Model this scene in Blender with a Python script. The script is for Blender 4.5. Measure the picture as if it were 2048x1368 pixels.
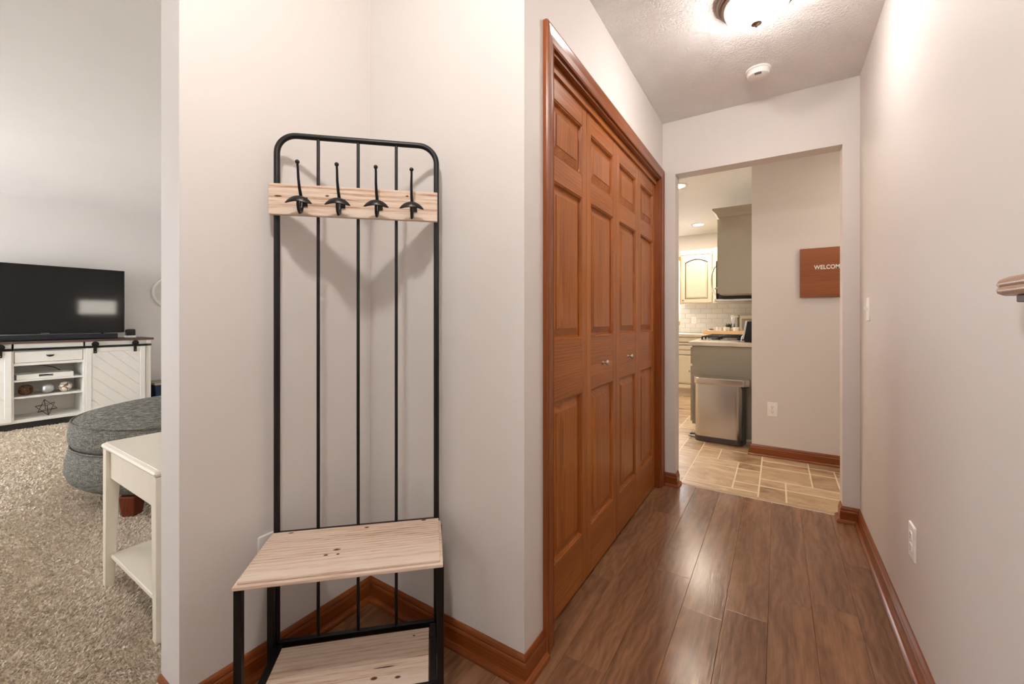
import bpy, bmesh, math, random
import numpy as np
from mathutils import Vector, Matrix

random.seed(7); np.random.seed(7)
for o in list(bpy.data.objects): bpy.data.objects.remove(o)
SC = bpy.context.scene
COL = SC.collection
PI = math.pi

# ------------------------------------------------------------------ camera
cam = bpy.data.cameras.new('camera'); camo = bpy.data.objects.new('camera', cam); COL.objects.link(camo)
YAW = math.atan(531/824.)
camo.location = (0, 0, 1.118); camo.rotation_euler = (PI/2, 0, YAW)
cam.sensor_width = 36; cam.lens = 824/2048*36; cam.shift_y = -46/2048; cam.clip_start = .02
SC.camera = camo
# ------------------------------------------------------------------ world, daylight, exposure
W = bpy.data.worlds.new('sky'); SC.world = W; W.use_nodes = True
W.node_tree.nodes['Background'].inputs[0].default_value = (.90, .95, 1, 1)
W.node_tree.nodes['Background'].inputs[1].default_value = 13.5
def portal(name, loc, rot, sx, sy):
    l = bpy.data.lights.new(name, 'AREA'); l.shape = 'RECTANGLE'; l.size = sx; l.size_y = sy
    l.cycles.is_portal = True
    o = bpy.data.objects.new(name, l); COL.objects.link(o); o.location = loc; o.rotation_euler = rot
LRW = (-6.5, -4.1, .5, 2.2)     # living-room window x0,x1,z0,z1 in the front wall
FYW = (-.85, -.50, 1.45, 2.0)     # foyer window
KW = (-2.6, -1.31, 1.08, 2.05)    # kitchen window in the far wall
YF = -2.2                         # front wall, inner face
portal('daylight_portal_living', ((LRW[0]+LRW[1])/2, YF-.05, (LRW[2]+LRW[3])/2), (PI/2, 0, PI), LRW[1]-LRW[0], LRW[3]-LRW[2])
portal('daylight_portal_foyer', ((FYW[0]+FYW[1])/2, YF-.05, (FYW[2]+FYW[3])/2), (PI/2, 0, PI), FYW[1]-FYW[0], FYW[3]-FYW[2])
portal('daylight_portal_kitchen', ((KW[0]+KW[1])/2, 7.05, (KW[2]+KW[3])/2), (PI/2, 0, 0), KW[1]-KW[0], KW[3]-KW[2])
HALL_LAMP = 54.0; FOYER_LAMP = 345.0; KITCHEN_LAMP = 390.0
SC.view_settings.view_transform = 'Standard'; SC.view_settings.look = 'None'
SC.view_settings.gamma = 1; SC.view_settings.use_curve_mapping = False
SC.view_settings.exposure = 0.09
SC.cycles.use_denoising = True
SC.cycles.sample_clamp_indirect = 8
SC.cycles.max_bounces = 7; SC.cycles.diffuse_bounces = 5; SC.cycles.glossy_bounces = 3
SC.cycles.use_adaptive_sampling = True; SC.cycles.adaptive_threshold = .04; SC.cycles.caustics_reflective = False; SC.cycles.caustics_refractive = False

# ------------------------------------------------------------------ helpers
def s2l(c):
    return tuple(((x/255)/12.92 if x/255 <= .04045 else ((x/255+.055)/1.055)**2.4) for x in c[:3]) + (1,)

class MB:
    """collects shapes; build() links them as one mesh object. wco = solid wood coordinates (x along grain)."""
    def __init__(s): s.v = []; s.f = []; s.w = []
    def add(s, vs, fs, g=2, off=None, wco=None):
        n = len(s.v)
        if off is None: off = (random.uniform(-5, 5), random.uniform(.03, .25)*random.choice((-1, 1)), random.uniform(.02, .2))
        vs = [tuple(p) for p in vs]
        if vs and wco is None:
            c = [sum(p[i] for p in vs)/len(vs) for i in range(3)]
            wco = [(p[g]-c[g]+off[0], p[(g+1) % 3]-c[(g+1) % 3]+off[1], p[(g+2) % 3]-c[(g+2) % 3]+off[2]) for p in vs]
        elif wco is not None: wco = [(a+off[0], b+off[1], c_+off[2]) for a, b, c_ in wco]
        s.v += vs; s.w += wco; s.f += [tuple(i+n for i in f) for f in fs]
        return s
    def box(s, x0, x1, y0, y1, z0, z1, g=2, off=None):
        if x0 > x1: x0, x1 = x1, x0
        if y0 > y1: y0, y1 = y1, y0
        vs = [(x0,y0,z0),(x1,y0,z0),(x1,y1,z0),(x0,y1,z0),(x0,y0,z1),(x1,y0,z1),(x1,y1,z1),(x0,y1,z1)]
        return s.add(vs, [(0,3,2,1),(4,5,6,7),(0,1,5,4),(1,2,6,5),(2,3,7,6),(3,0,4,7)], g, off)
    def lathe(s, prof, c=(0,0,0), axis=2, n=32, g=2):
        vs = []; fs = []
        for r, h in prof:
            for k in range(n):
                a = 2*PI*k/n; p = [r*math.cos(a), r*math.sin(a), h]
                if axis == 0: p = [p[2], p[0], p[1]]
                elif axis == 1: p = [p[1], p[2], p[0]]
                vs.append((p[0]+c[0], p[1]+c[1], p[2]+c[2]))
        m = len(prof)
        for i in range(m-1):
            for k in range(n):
                fs.append((i*n+k, i*n+(k+1) % n, (i+1)*n+(k+1) % n, (i+1)*n+k))
        if prof[0][0] > 1e-6: fs.append(tuple(range(n-1, -1, -1)))
        if prof[-1][0] > 1e-6: fs.append(tuple((m-1)*n+k for k in range(n)))
        return s.add(vs, fs, g)
    def tube(s, path, r, n=10, cap=True, closed=False, flat=1.0):
        P = [Vector(p) for p in path]; m = len(P); rs = r if isinstance(r, (list, tuple)) else [r]*m
        vs = []; fs = []; up = None
        for i in range(m):
            if closed: t = (P[(i+1) % m]-P[i-1])
            else: t = (P[min(i+1, m-1)]-P[max(i-1, 0)])
            t.normalize()
            if up is None:
                a = Vector((0,0,1)) if abs(t.z) < .9 else Vector((1,0,0))
                up = (a-t*a.dot(t)).normalized()
            else: up = (up-t*up.dot(t)).normalized()
            sd = t.cross(up)
            for k in range(n):
                an = 2*PI*k/n
                vs.append(tuple(P[i]+sd*(rs[i]*math.cos(an))+up*(rs[i]*flat*math.sin(an))))
        for i in range(m if closed else m-1):
            j = (i+1) % m
            for k in range(n): fs.append((i*n+k, i*n+(k+1) % n, j*n+(k+1) % n, j*n+k))
        if cap and not closed: fs.append(tuple(range(n-1, -1, -1))); fs.append(tuple((m-1)*n+k for k in range(n)))
        return s.add(vs, fs, 2)
    def loft(s, loops, cap=True, g=2):
        n = len(loops[0]); vs = [p for l in loops for p in l]; fs = []
        for i in range(len(loops)-1):
            for k in range(n): fs.append((i*n+k, i*n+(k+1) % n, (i+1)*n+(k+1) % n, (i+1)*n+k))
        if cap: fs.append(tuple(range(n-1, -1, -1))); fs.append(tuple((len(loops)-1)*n+k for k in range(n)))
        return s.add(vs, fs, g)
    def sphere(s, c, r, n=16, m=10):
        rx, ry, rz = (r, r, r) if not isinstance(r, (tuple, list)) else r
        vs = [(c[0], c[1], c[2]-rz)]; fs = []
        for i in range(1, m):
            t = PI*i/m
            for k in range(n):
                a = 2*PI*k/n; vs.append((c[0]+rx*math.sin(t)*math.cos(a), c[1]+ry*math.sin(t)*math.sin(a), c[2]-rz*math.cos(t)))
        vs.append((c[0], c[1], c[2]+rz)); L = len(vs)-1
        for k in range(n): fs.append((0, 1+(k+1) % n, 1+k)); fs.append((L, 1+(m-2)*n+k, 1+(m-2)*n+(k+1) % n))
        for i in range(m-2):
            for k in range(n): fs.append((1+i*n+k, 1+i*n+(k+1) % n, 1+(i+1)*n+(k+1) % n, 1+(i+1)*n+k))
        return s.add(vs, fs, 2)
    def sweep(s, path, prof, mp, g=0):
        """profile (d,h) swept along a 2D path with mitred corners; d grows to the left of the path; mp(a,b,h)->3D"""
        n = len(path); m = len(prof); nr = []
        for i in range(n-1):
            dx, dy = path[i+1][0]-path[i][0], path[i+1][1]-path[i][1]; l = math.hypot(dx, dy); nr.append((-dy/l, dx/l))
        vs = []; wc = []; fs = []; acc = 0
        off = (random.uniform(-5, 5), random.uniform(.03, .2), random.uniform(.02, .1))
        for i in range(n):
            if i: acc += math.hypot(path[i][0]-path[i-1][0], path[i][1]-path[i-1][1])
            if i == 0: mi = nr[0]
            elif i == n-1: mi = nr[-1]
            else:
                a, b = nr[i-1], nr[i]; k = 1+a[0]*b[0]+a[1]*b[1]; mi = ((a[0]+b[0])/k, (a[1]+b[1])/k)
            for d, h in prof:
                vs.append(mp(path[i][0]+mi[0]*d, path[i][1]+mi[1]*d, h)); wc.append((acc, d, h))
        for i in range(n-1):
            for k in range(m): fs.append((i*m+k, (i+1)*m+k, (i+1)*m+(k+1) % m, i*m+(k+1) % m))
        fs.append(tuple(range(m))); fs.append(tuple((n-1)*m+k for k in range(m-1, -1, -1)))
        return s.add(vs, fs, 0, off, wc)
    def build(s, name, mat, parent=None, at=None, bevel=0, seg=2, smooth=False, angle=40):
        """coordinates are in the parent's frame; at = origin of a top-level mesh (its base) in world"""
        me = bpy.data.meshes.new(name)
        o0 = at or (0, 0, 0)
        me.from_pydata([(p[0]-o0[0], p[1]-o0[1], p[2]-o0[2]) for p in s.v], [], s.f)
        at_ = me.attributes.new('wco', 'FLOAT_VECTOR', 'POINT')
        at_.data.foreach_set('vector', [c for p in s.w for c in p])
        bm = bmesh.new(); bm.from_mesh(me); bmesh.ops.recalc_face_normals(bm, faces=bm.faces); bm.to_mesh(me); bm.free()
        me.materials.append(mat)
        o = bpy.data.objects.new(name, me); COL.objects.link(o); o.location = o0
        if parent is not None: o.parent = parent
        if smooth:
            me.polygons.foreach_set('use_smooth', [True]*len(me.polygons))
            try: me.set_sharp_from_angle(angle=math.radians(angle))
            except Exception: pass
        if bevel:
            b = o.modifiers.new('bevel', 'BEVEL'); b.width = bevel; b.segments = seg; b.limit_method = 'ANGLE'; b.angle_limit = math.radians(35)
        return o
def B(*a, g=2): return MB().box(*a, g=g)

def tag(o, label=None, cat=None, group=None, kind=None):
    if label: o['label'] = label
    if cat: o['category'] = cat
    if group: o['group'] = group
    if kind: o['kind'] = kind
    return o
def thing(name, label, cat, loc=(0,0,0), rz=0, group=None):
    o = bpy.data.objects.new(name, None); COL.objects.link(o); o.location = loc; o.rotation_euler = (0,0,rz); o.empty_display_size = .05
    return tag(o, label, cat, group)
def struct(o, label=None): return tag(o, label, None, None, 'structure')
def copy_tree(o, parent=None):
    c = o.copy(); COL.objects.link(c); c.parent = parent
    for ch in list(o.children): copy_tree(ch, c)
    return c
def rrect(x0, x1, y0, y1, r, z, n=6):
    L = []
    for cx, cy, a0 in ((x1-r, y1-r, 0), (x0+r, y1-r, PI/2), (x0+r, y0+r, PI), (x1-r, y0+r, 1.5*PI)):
        for k in range(n+1):
            a = a0+PI/2*k/n; L.append((cx+r*math.cos(a), cy+r*math.sin(a), z))
    return L
def arc(c, r, a0, a1, n, fn):
    return [fn(c[0]+r*math.cos(a0+(a1-a0)*k/n), c[1]+r*math.sin(a0+(a1-a0)*k/n)) for k in range(n+1)]

# ------------------------------------------------------------------ materials
class NT:
    def __init__(s, name):
        s.m = bpy.data.materials.new(name); s.m.use_nodes = True; s.t = s.m.node_tree; s.b = s.t.nodes['Principled BSDF']
    def n(s, t, **kw):
        o = s.t.nodes.new(t)
        for k, v in kw.items():
            if hasattr(o, k) and k not in ('Scale',): setattr(o, k, v)
        return o
    def l(s, a, b): s.t.links.new(a, b)
    def noise(s, vec, scale, detail=3, rough=.5, dist=0):
        o = s.n('ShaderNodeTexNoise'); o.inputs['Scale'].default_value = scale; o.inputs['Detail'].default_value = detail
        o.inputs['Roughness'].default_value = rough; o.inputs['Distortion'].default_value = dist
        if vec is not None: s.l(vec, o.inputs['Vector'])
        return o
    def ramp(s, fac, stops):
        o = s.n('ShaderNodeValToRGB'); e = o.color_ramp.elements
        while len(e) < len(stops): e.new(.5)
        for el, (p, c) in zip(e, stops): el.position = p; el.color = c if len(c) == 4 else s2l(c)
        s.l(fac, o.inputs[0]); return o
    def mapping(s, vec, scale, rot=(0,0,0)):
        o = s.n('ShaderNodeMapping'); o.inputs['Scale'].default_value = scale; o.inputs['Rotation'].default_value = rot; s.l(vec, o.inputs[0]); return o
    def mix(s, f, a, b, mode='MIX'):
        o = s.n('ShaderNodeMix'); o.data_type = 'RGBA'; o.blend_type = mode
        for v, i in ((f, 0), (a, 6), (b, 7)):
            if hasattr(v, 'links'): s.l(v, o.inputs[i])
            else: o.inputs[i].default_value = v
        return o
    def math(s, op, a, b=None):
        o = s.n('ShaderNodeMath'); o.operation = op
        for i, v in enumerate((a, b)):
            if v is None: continue
            if hasattr(v, 'links'): s.l(v, o.inputs[i])
            else: o.inputs[i].default_value = v
        return o
    def bump(s, h, strength, dist=.002):
        o = s.n('ShaderNodeBump'); o.inputs['Strength'].default_value = strength; o.inputs['Distance'].default_value = dist
        s.l(h, o.inputs['Height']); s.l(o.outputs[0], s.b.inputs['Normal']); return o
    def set(s, **kw):
        for k, v in kw.items(): s.b.inputs[k.replace('_', ' ')].default_value = v
        return s

def plain(name, c, rough=.5, metal=0, spec=.5, coat=0, var=0, bump=0, bscale=200, emit=None, es=0):
    t = NT(name); t.set(Roughness=rough, Metallic=metal); t.b.inputs['Specular IOR Level'].default_value = spec
    t.b.inputs['Coat Weight'].default_value = coat
    co = t.n('ShaderNodeTexCoord').outputs['Object']
    nz = t.noise(co, 6 if var else 30, 3)
    lc = s2l(c); v = max(var, .015)
    r = t.ramp(nz.outputs[0], [(.3, tuple(x*(1-v) for x in lc[:3])+(1,)), (.7, tuple(min(1, x*(1+v)) for x in lc[:3])+(1,))])
    t.l(r.outputs[0], t.b.inputs['Base Color'])
    if bump: t.bump(t.noise(co, bscale, 2).outputs[0], bump)
    if emit: t.b.inputs['Emission Color'].default_value = s2l(emit); t.b.inputs['Emission Strength'].default_value = es
    return t.m

def wood(name, stops, ring=60, streak=1.0, rough=.4, bump=.15, coat=0, spec=.5, rnd=0, ringmix=.55, knots=0, along=.05, dist=5, sscale=(6, 260), saw=True, patch=(1.2, 14)):
    t = NT(name); t.set(Roughness=rough); t.b.inputs['Coat Weight'].default_value = coat; t.b.inputs['Coat Roughness'].default_value = .15
    t.b.inputs['Specular IOR Level'].default_value = spec
    at = t.n('ShaderNodeAttribute'); at.attribute_name = 'wco'; v = at.outputs['Vector']
    w = t.n('ShaderNodeTexWave'); w.wave_type = 'RINGS'; w.rings_direction = 'X'; w.wave_profile = 'SAW' if saw else 'SIN'
    w.inputs['Scale'].default_value = 1; w.inputs['Distortion'].default_value = dist; w.inputs['Detail'].default_value = 3; w.inputs['Detail Scale'].default_value = .35
    w.inputs['Detail Roughness'].default_value = .55
    t.l(t.mapping(v, (ring*along, ring, ring)).outputs[0], w.inputs[0])
    n1 = t.noise(t.mapping(v, (sscale[0], sscale[1], sscale[1])).outputs[0], 1, 4, .6)
    n2 = t.noise(t.mapping(v, (patch[0], patch[1], patch[1])).outputs[0], 1, 4, .6, .6)
    a = t.math('MULTIPLY', w.outputs['Fac'], ringmix)
    b = t.math('MULTIPLY', n1.outputs[0], .45*streak)
    c = t.math('MULTIPLY', n2.outputs[0], .9)
    s1 = t.math('ADD', a.outputs[0], b.outputs[0]); s2 = t.math('ADD', s1.outputs[0], c.outputs[0])
    f = t.math('MULTIPLY', s2.outputs[0], 1/(ringmix+.45*streak+.9))
    if rnd:
        oi = t.n('ShaderNodeObjectInfo'); k = t.math('SUBTRACT', oi.outputs['Random'], .5); k2 = t.math('MULTIPLY', k.outputs[0], rnd)
        f = t.math('ADD', f.outputs[0], k2.outputs[0])
    r = t.ramp(f.outputs[0], stops)
    col = r.outputs[0]
    if knots:
        vo = t.n('ShaderNodeTexVoronoi'); vo.inputs['Scale'].default_value = knots
        t.l(t.mapping(v, (.45, 1, 1)).outputs[0], vo.inputs[0])
        kr = t.ramp(vo.outputs['Distance'], [(.05, (1,1,1,1)), (.13, (0,0,0,1))])
        col = t.mix(kr.outputs[0], col, s2l((105, 66, 44))).outputs[2]
    t.l(col, t.b.inputs['Base Color'])
    h = t.math('ADD', b.outputs[0], a.outputs[0])
    if bump: t.bump(h.outputs[0], bump, .0015)
    return t.m

def whitewash(name, knots):
    """brown pine with worn white wash: the wash breaks along the grain, knots show through"""
    t = NT(name); t.set(Roughness=.62); t.b.inputs['Specular IOR Level'].default_value = .25
    at = t.n('ShaderNodeAttribute'); at.attribute_name = 'wco'; v = at.outputs['Vector']
    w = t.n('ShaderNodeTexWave'); w.wave_type = 'RINGS'; w.rings_direction = 'X'; w.wave_profile = 'SIN'
    w.inputs['Scale'].default_value = 1; w.inputs['Distortion'].default_value = 7; w.inputs['Detail'].default_value = 3; w.inputs['Detail Scale'].default_value = .4
    t.l(t.mapping(v, (2.2, 26, 26)).outputs[0], w.inputs[0])
    fine = t.noise(t.mapping(v, (12, 260, 260)).outputs[0], 1, 4, .65); mid = t.noise(t.mapping(v, (2.5, 45, 45)).outputs[0], 1, 4, .6, .4); big = t.noise(t.mapping(v, (2, 9, 9)).outputs[0], 1, 2)
    a = t.math('MULTIPLY', fine.outputs[0], .55); b = t.math('MULTIPLY', mid.outputs[0], .28); c = t.math('MULTIPLY', big.outputs[0], .25); d = t.math('MULTIPLY', w.outputs['Fac'], .10)
    f = t.math('ADD', a.outputs[0], b.outputs[0]); f = t.math('ADD', f.outputs[0], c.outputs[0]); f = t.math('ADD', f.outputs[0], d.outputs[0])
    r = t.ramp(f.outputs[0], [(.38, (132, 92, 70)), (.46, (186, 150, 126)), (.54, (216, 190, 168)), (.66, (230, 212, 195))])
    col = r.outputs[0]
    wn = t.noise(t.mapping(v, (40, 90, 90)).outputs[0], 1, 3); sx = t.n('ShaderNodeSeparateXYZ'); t.l(v, sx.inputs[0])
    for kx, ky, ax_, rx, ry in knots:
        dx = t.math('DIVIDE', t.math('SUBTRACT', sx.outputs[0], kx).outputs[0], rx); dy = t.math('DIVIDE', t.math('SUBTRACT', sx.outputs[ax_], ky).outputs[0], ry)
        d2 = t.math('ADD', t.math('MULTIPLY', dx.outputs[0], dx.outputs[0]).outputs[0], t.math('MULTIPLY', dy.outputs[0], dy.outputs[0]).outputs[0])
        d2 = t.math('ADD', d2.outputs[0], t.math('MULTIPLY', wn.outputs[0], .7).outputs[0])
        kr = t.ramp(d2.outputs[0], [(.55, (1, 1, 1, 1)), (1.0, (0, 0, 0, 1))])
        col = t.mix(kr.outputs[0], col, s2l((92, 56, 38))).outputs[2]
    t.l(col, t.b.inputs['Base Color'])
    t.bump(f.outputs[0], .35, .002); return t.m

def paint_mat(name, c, rough=.6, bump=.06):
    t = NT(name); t.set(Roughness=rough); t.b.inputs['Specular IOR Level'].default_value = .35
    co = t.n('ShaderNodeTexCoord').outputs['Object']
    lc = s2l(c)
    r = t.ramp(t.noise(co, 1.3, 2).outputs[0], [(.3, tuple(x*.985 for x in lc[:3])+(1,)), (.7, tuple(min(1, x*1.015) for x in lc[:3])+(1,))])
    t.l(r.outputs[0], t.b.inputs['Base Color']); t.bump(t.noise(co, 260, 2).outputs[0], bump, .002)
    return t.m

def ceiling_mat(name, c):
    t = NT(name); t.set(Roughness=.85); t.b.inputs['Specular IOR Level'].default_value = .2
    co = t.n('ShaderNodeTexCoord').outputs['Object']
    t.b.inputs['Base Color'].default_value = s2l(c)
    wn = t.noise(co, 5, 2); wv = t.mix(.06, co, wn.outputs['Color'], 'ADD')
    vo = t.n('ShaderNodeTexVoronoi'); vo.inputs['Scale'].default_value = 6; vo.voronoi_dimensions = '2D'; t.l(wv.outputs[2], vo.inputs[0])
    # stomp-brush strokes: streaks that fan out from each cell's centre
    d = t.n('ShaderNodeVectorMath'); d.operation = 'SUBTRACT'; t.l(wv.outputs[2], d.inputs[0]); t.l(vo.outputs['Position'], d.inputs[1])
    sx = t.n('ShaderNodeSeparateXYZ'); t.l(d.outputs[0], sx.inputs[0])
    an = t.math('ARCTAN2', sx.outputs[1], sx.outputs[0])
    cx = t.n('ShaderNodeCombineXYZ'); a4 = t.math('MULTIPLY', an.outputs[0], 5.0); t.l(a4.outputs[0], cx.inputs[0])
    r8 = t.math('MULTIPLY', vo.outputs['Distance'], 3.0); t.l(r8.outputs[0], cx.inputs[1])
    sp = t.n('ShaderNodeSeparateXYZ'); t.l(vo.outputs['Color'], sp.inputs[0]); s3 = t.math('MULTIPLY', sp.outputs[0], 50); t.l(s3.outputs[0], cx.inputs[2])
    st = t.noise(cx.outputs[0], 2.2, 3, .6, .5)
    fine = t.noise(co, 75, 3, .65, .8)
    h = t.math('ADD', st.outputs[0], fine.outputs[0])
    t.bump(h.outputs[0], .6, .015)
    return t.m

WALL = paint_mat('greige_wall_paint', (224, 219, 215))
CEIL = ceiling_mat('stomped_white_ceiling', (250, 249, 248))
CEIL2 = paint_mat('living_ceiling_paint', (240, 238, 235), .85, .25)
DOORW = wood('stained_fir', [(.25, (112, 56, 20)), (.45, (152, 86, 36)), (.6, (170, 102, 46)), (.8, (190, 120, 60))], ring=30, rough=.34, bump=.05, coat=.18, spec=.3, ringmix=.32, along=.10, dist=16, streak=1.2)
TRIMW = wood('stained_trim', [(.2, (92, 42, 15)), (.5, (132, 68, 27)), (.8, (158, 90, 42))], ring=42, rough=.32, bump=.05, coat=.3, spec=.35, ringmix=.3)
PLANKW = wood('brown_vinyl_plank', [(.22, (78, 53, 38)), (.42, (116, 82, 59)), (.58, (140, 102, 74)), (.8, (160, 118, 84))], ring=12, streak=.9, rough=.21, bump=.5, rnd=.11, ringmix=.10, along=.6, dist=22, sscale=(9, 160), saw=False, patch=(1.9, 15))
WASH_SEAT = whitewash('whitewashed_seat', [(1.262, .096, 1, .016, .009), (1.237, .072, 1, .009, .006), (1.270, .071, 1, .007, .006), (1.328, .213, 1, .010, .007), (1.10, .223, 1, .012, .005), (1.508, .228, 1, .012, .007)])
WASH_SHELF = whitewash('whitewashed_shelf', [(3.172, .026, 1, .014, .009), (3.238, .018, 1, .013, .007), (3.278, .168, 1, .007, .004), (3.2, .06, 1, .05, .004)])
WASH_BOARD = whitewash('whitewashed_board', [(5.113, .0765, 2, .010, .006), (4.97, .0685, 2, .016, .004), (5.36, .09, 2, .007, .004)])
SIGNW = wood('sign_walnut', [(.2, (98, 48, 18)), (.5, (146, 80, 38)), (.8, (170, 100, 54))], ring=60, streak=2.2, rough=.55, bump=.3, ringmix=.2)
DARKTOPW = wood('dark_oak_top', [(.2, (52, 36, 28)), (.5, (84, 62, 50)), (.8, (108, 84, 68))], ring=30, rough=.5, bump=.15)
CHERRYW = wood('cherry_leg', [(.2, (70, 24, 10)), (.5, (104, 42, 18)), (.8, (128, 60, 28))], ring=40, rough=.35, bump=.05)
OAKW = wood('oak_window_casing', [(.2, (170, 104, 48)), (.5, (200, 136, 70)), (.8, (218, 160, 92))], ring=40, rough=.4, bump=.1)
RAILW = wood('handrail_oak', [(.2, (112, 76, 52)), (.5, (152, 110, 80)), (.8, (178, 136, 104))], ring=40, rough=.3, bump=.05, coat=.3)
BLACK = plain('black_powder_coat', (13, 12, 12), .42, 0, .4)
HOOKM = plain('oil_rubbed_bronze', (30, 26, 24), .35, .4, .5)
WHITE = plain('white_lacquer', (238, 235, 228), .4)
CREAMW = plain('ivory_table_paint', (236, 228, 212), .38)
PLASTIC = plain('white_plastic', (250, 248, 245), .35)
SLOT = plain('slot_black', (30, 28, 26), .6)
NICKEL = plain('brushed_nickel', (190, 184, 176), .28, 1)
DNICK = plain('lamp_nickel', (150, 134, 122), .35, 1)
SCREEN = plain('tv_screen', (9, 9, 10), .06, 0, .5)
TVB = plain('tv_bezel', (38, 38, 40), .35, .5)
SOUND = plain('soundbar_cloth', (22, 25, 32), .7)
NAVY = plain('navy_fabric', (28, 42, 66), .85, bump=.3)
TAUPE = plain('taupe_cabinet_paint', (160, 152, 136), .45)
CREAM = plain('cream_cabinet_paint', (224, 215, 194), .42)
COUNTER = plain('light_counter', (214, 204, 188), .3, var=.08)
BSPL = plain('white_subway_tile', (232, 232, 230), .2)
GROUT = plain('pale_grout', (226, 208, 180), .8)
CASTI = plain('cast_iron', (24, 23, 24), .5, .3)
BGLOSS = plain('black_gloss', (14, 14, 15), .15)
MUGM = plain('mug_ceramic', (240, 234, 222), .25)
BLUEM = plain('blue_print', (60, 84, 116), .7)
TRAYW = plain('natural_tray', (220, 184, 140), .5)
GREENM = plain('leafy_green', (56, 70, 50), .6)
CHROME = plain('chrome', (205, 205, 205), .15, 1)
DPLAST = plain('charcoal_plastic', (72, 66, 62), .45)
GREYM = plain('grey_vent', (120, 118, 110), .5)
SILVR = plain('silver_ball', (205, 205, 205), .3, .9)
RATTAN = plain('rattan', (116, 80, 52), .7)
WIRE = plain('antique_wire', (78, 66, 56), .4, .6)
def stainless():
    t = NT('brushed_stainless'); t.set(Metallic=1, Roughness=.3); co = t.n('ShaderNodeTexCoord').outputs['Object']
    n = t.noise(t.mapping(co, (3, 3, 700)).outputs[0], 1, 2)
    t.l(t.ramp(n.outputs[0], [(.3, (186, 180, 173)), (.7, (196, 190, 183))]).outputs[0], t.b.inputs['Base Color'])
    t.b.inputs['Roughness'].default_value = .27
    return t.m
STEEL = stainless()
def mosaic():
    t = NT('white_mosaic'); t.set(Roughness=.3); co = t.n('ShaderNodeTexCoord').outputs['Object']
    v = t.n('ShaderNodeTexVoronoi'); v.feature = 'DISTANCE_TO_EDGE'; v.inputs['Scale'].default_value = 22; t.l(co, v.inputs[0])
    t.l(t.ramp(v.outputs[0], [(.03, (120, 84, 56)), (.08, (236, 228, 214))]).outputs[0], t.b.inputs['Base Color']); return t.m
MOSAIC = mosaic()
def fabric():
    t = NT('grey_tweed'); t.set(Roughness=.95); t.b.inputs['Specular IOR Level'].default_value = .1
    co = t.n('ShaderNodeTexCoord').outputs['Object']
    a = t.noise(t.mapping(co, (30, 30, 330)).outputs[0], 1, 3, .7); b = t.noise(t.mapping(co, (300, 300, 60)).outputs[0], 1, 3, .7)
    m = t.math('ADD', a.outputs[0], b.outputs[0]); h = t.math('MULTIPLY', m.outputs[0], .5)
    t.l(t.ramp(h.outputs[0], [(.36, (66, 66, 62)), (.48, (106, 105, 99)), (.58, (148, 145, 136)), (.7, (190, 184, 172))]).outputs[0], t.b.inputs['Base Color'])
    t.bump(h.outputs[0], .7, .004); return t.m
TWEED = fabric()
def tile_mat():
    t = NT('travertine_tile'); t.set(Roughness=.35); co = t.n('ShaderNodeTexCoord').outputs['Object']
    oi = t.n('ShaderNodeObjectInfo'); cx = t.n('ShaderNodeCombineXYZ'); r9 = t.math('MULTIPLY', oi.outputs['Random'], 40); t.l(r9.outputs[0], cx.inputs[2])
    ad = t.n('ShaderNodeVectorMath'); ad.operation = 'ADD'; t.l(co, ad.inputs[0]); t.l(cx.outputs[0], ad.inputs[1])
    n = t.noise(t.mapping(ad.outputs[0], (5, 9, 5)).outputs[0], 1, 6, .62, 1.2)
    k = t.math('SUBTRACT', oi.outputs['Random'], .5); k = t.math('MULTIPLY', k.outputs[0], .3); f = t.math('ADD', n.outputs[0], k.outputs[0])
    t.l(t.ramp(f.outputs[0], [(.22, (138, 108, 80)), (.42, (176, 146, 112)), (.6, (198, 170, 136)), (.8, (214, 190, 158))]).outputs[0], t.b.inputs['Base Color'])
    t.bump(n.outputs[0], .12, .003); return t.m
TILE = tile_mat()
def carpet_mat(name, base):
    t = NT(name); t.set(Roughness=1); t.b.inputs['Specular IOR Level'].default_value = .05
    at = t.n('ShaderNodeAttribute'); at.attribute_name = 'rnd'
    if base:
        co = t.n('ShaderNodeTexCoord').outputs['Object']; f = t.noise(co, 160, 3).outputs[0]
        st = [(.3, (196, 180, 160)), (.7, (226, 210, 190))]; t.bump(f, .8, .01)
    else:
        f = at.outputs['Fac']; st = [(0, (208, 194, 176)), (.5, (231, 218, 201)), (1, (247, 237, 223))]
    t.l(t.ramp(f, st).outputs[0], t.b.inputs['Base Color']); return t.m
CARPB = carpet_mat('carpet_backing', True); CARPT = carpet_mat('carpet_tufts', False)
def glass_pane():
    t = NT('window_glass'); out = t.t.nodes['Material Output']
    tr = t.n('ShaderNodeBsdfTransparent'); gl = t.n('ShaderNodeBsdfGlossy'); gl.inputs['Roughness'].default_value = .02
    mx = t.n('ShaderNodeMixShader'); mx.inputs[0].default_value = .06; t.l(tr.outputs[0], mx.inputs[1]); t.l(gl.outputs[0], mx.inputs[2]); t.l(mx.outputs[0], out.inputs[0]); return t.m
PANE = glass_pane()
def emitter(name, c, s):
    t = NT(name); t.b.inputs['Base Color'].default_value = s2l(c); t.b.inputs['Emission Color'].default_value = s2l(c); t.b.inputs['Emission Strength'].default_value = s; t.set(Roughness=.25); return t.m
LAMPG = emitter('frosted_lamp_glass', (255, 247, 241), HALL_LAMP)
LAMPF = emitter('foyer_lamp_globe', (255, 247, 240), FOYER_LAMP)
LAMPK = emitter('recessed_lamp_lens', (255, 238, 214), KITCHEN_LAMP)
REFLPANE = emitter('added_glow_pane', (255, 246, 232), 10)  # emission of the added pane that mirrors in the television screen

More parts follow.
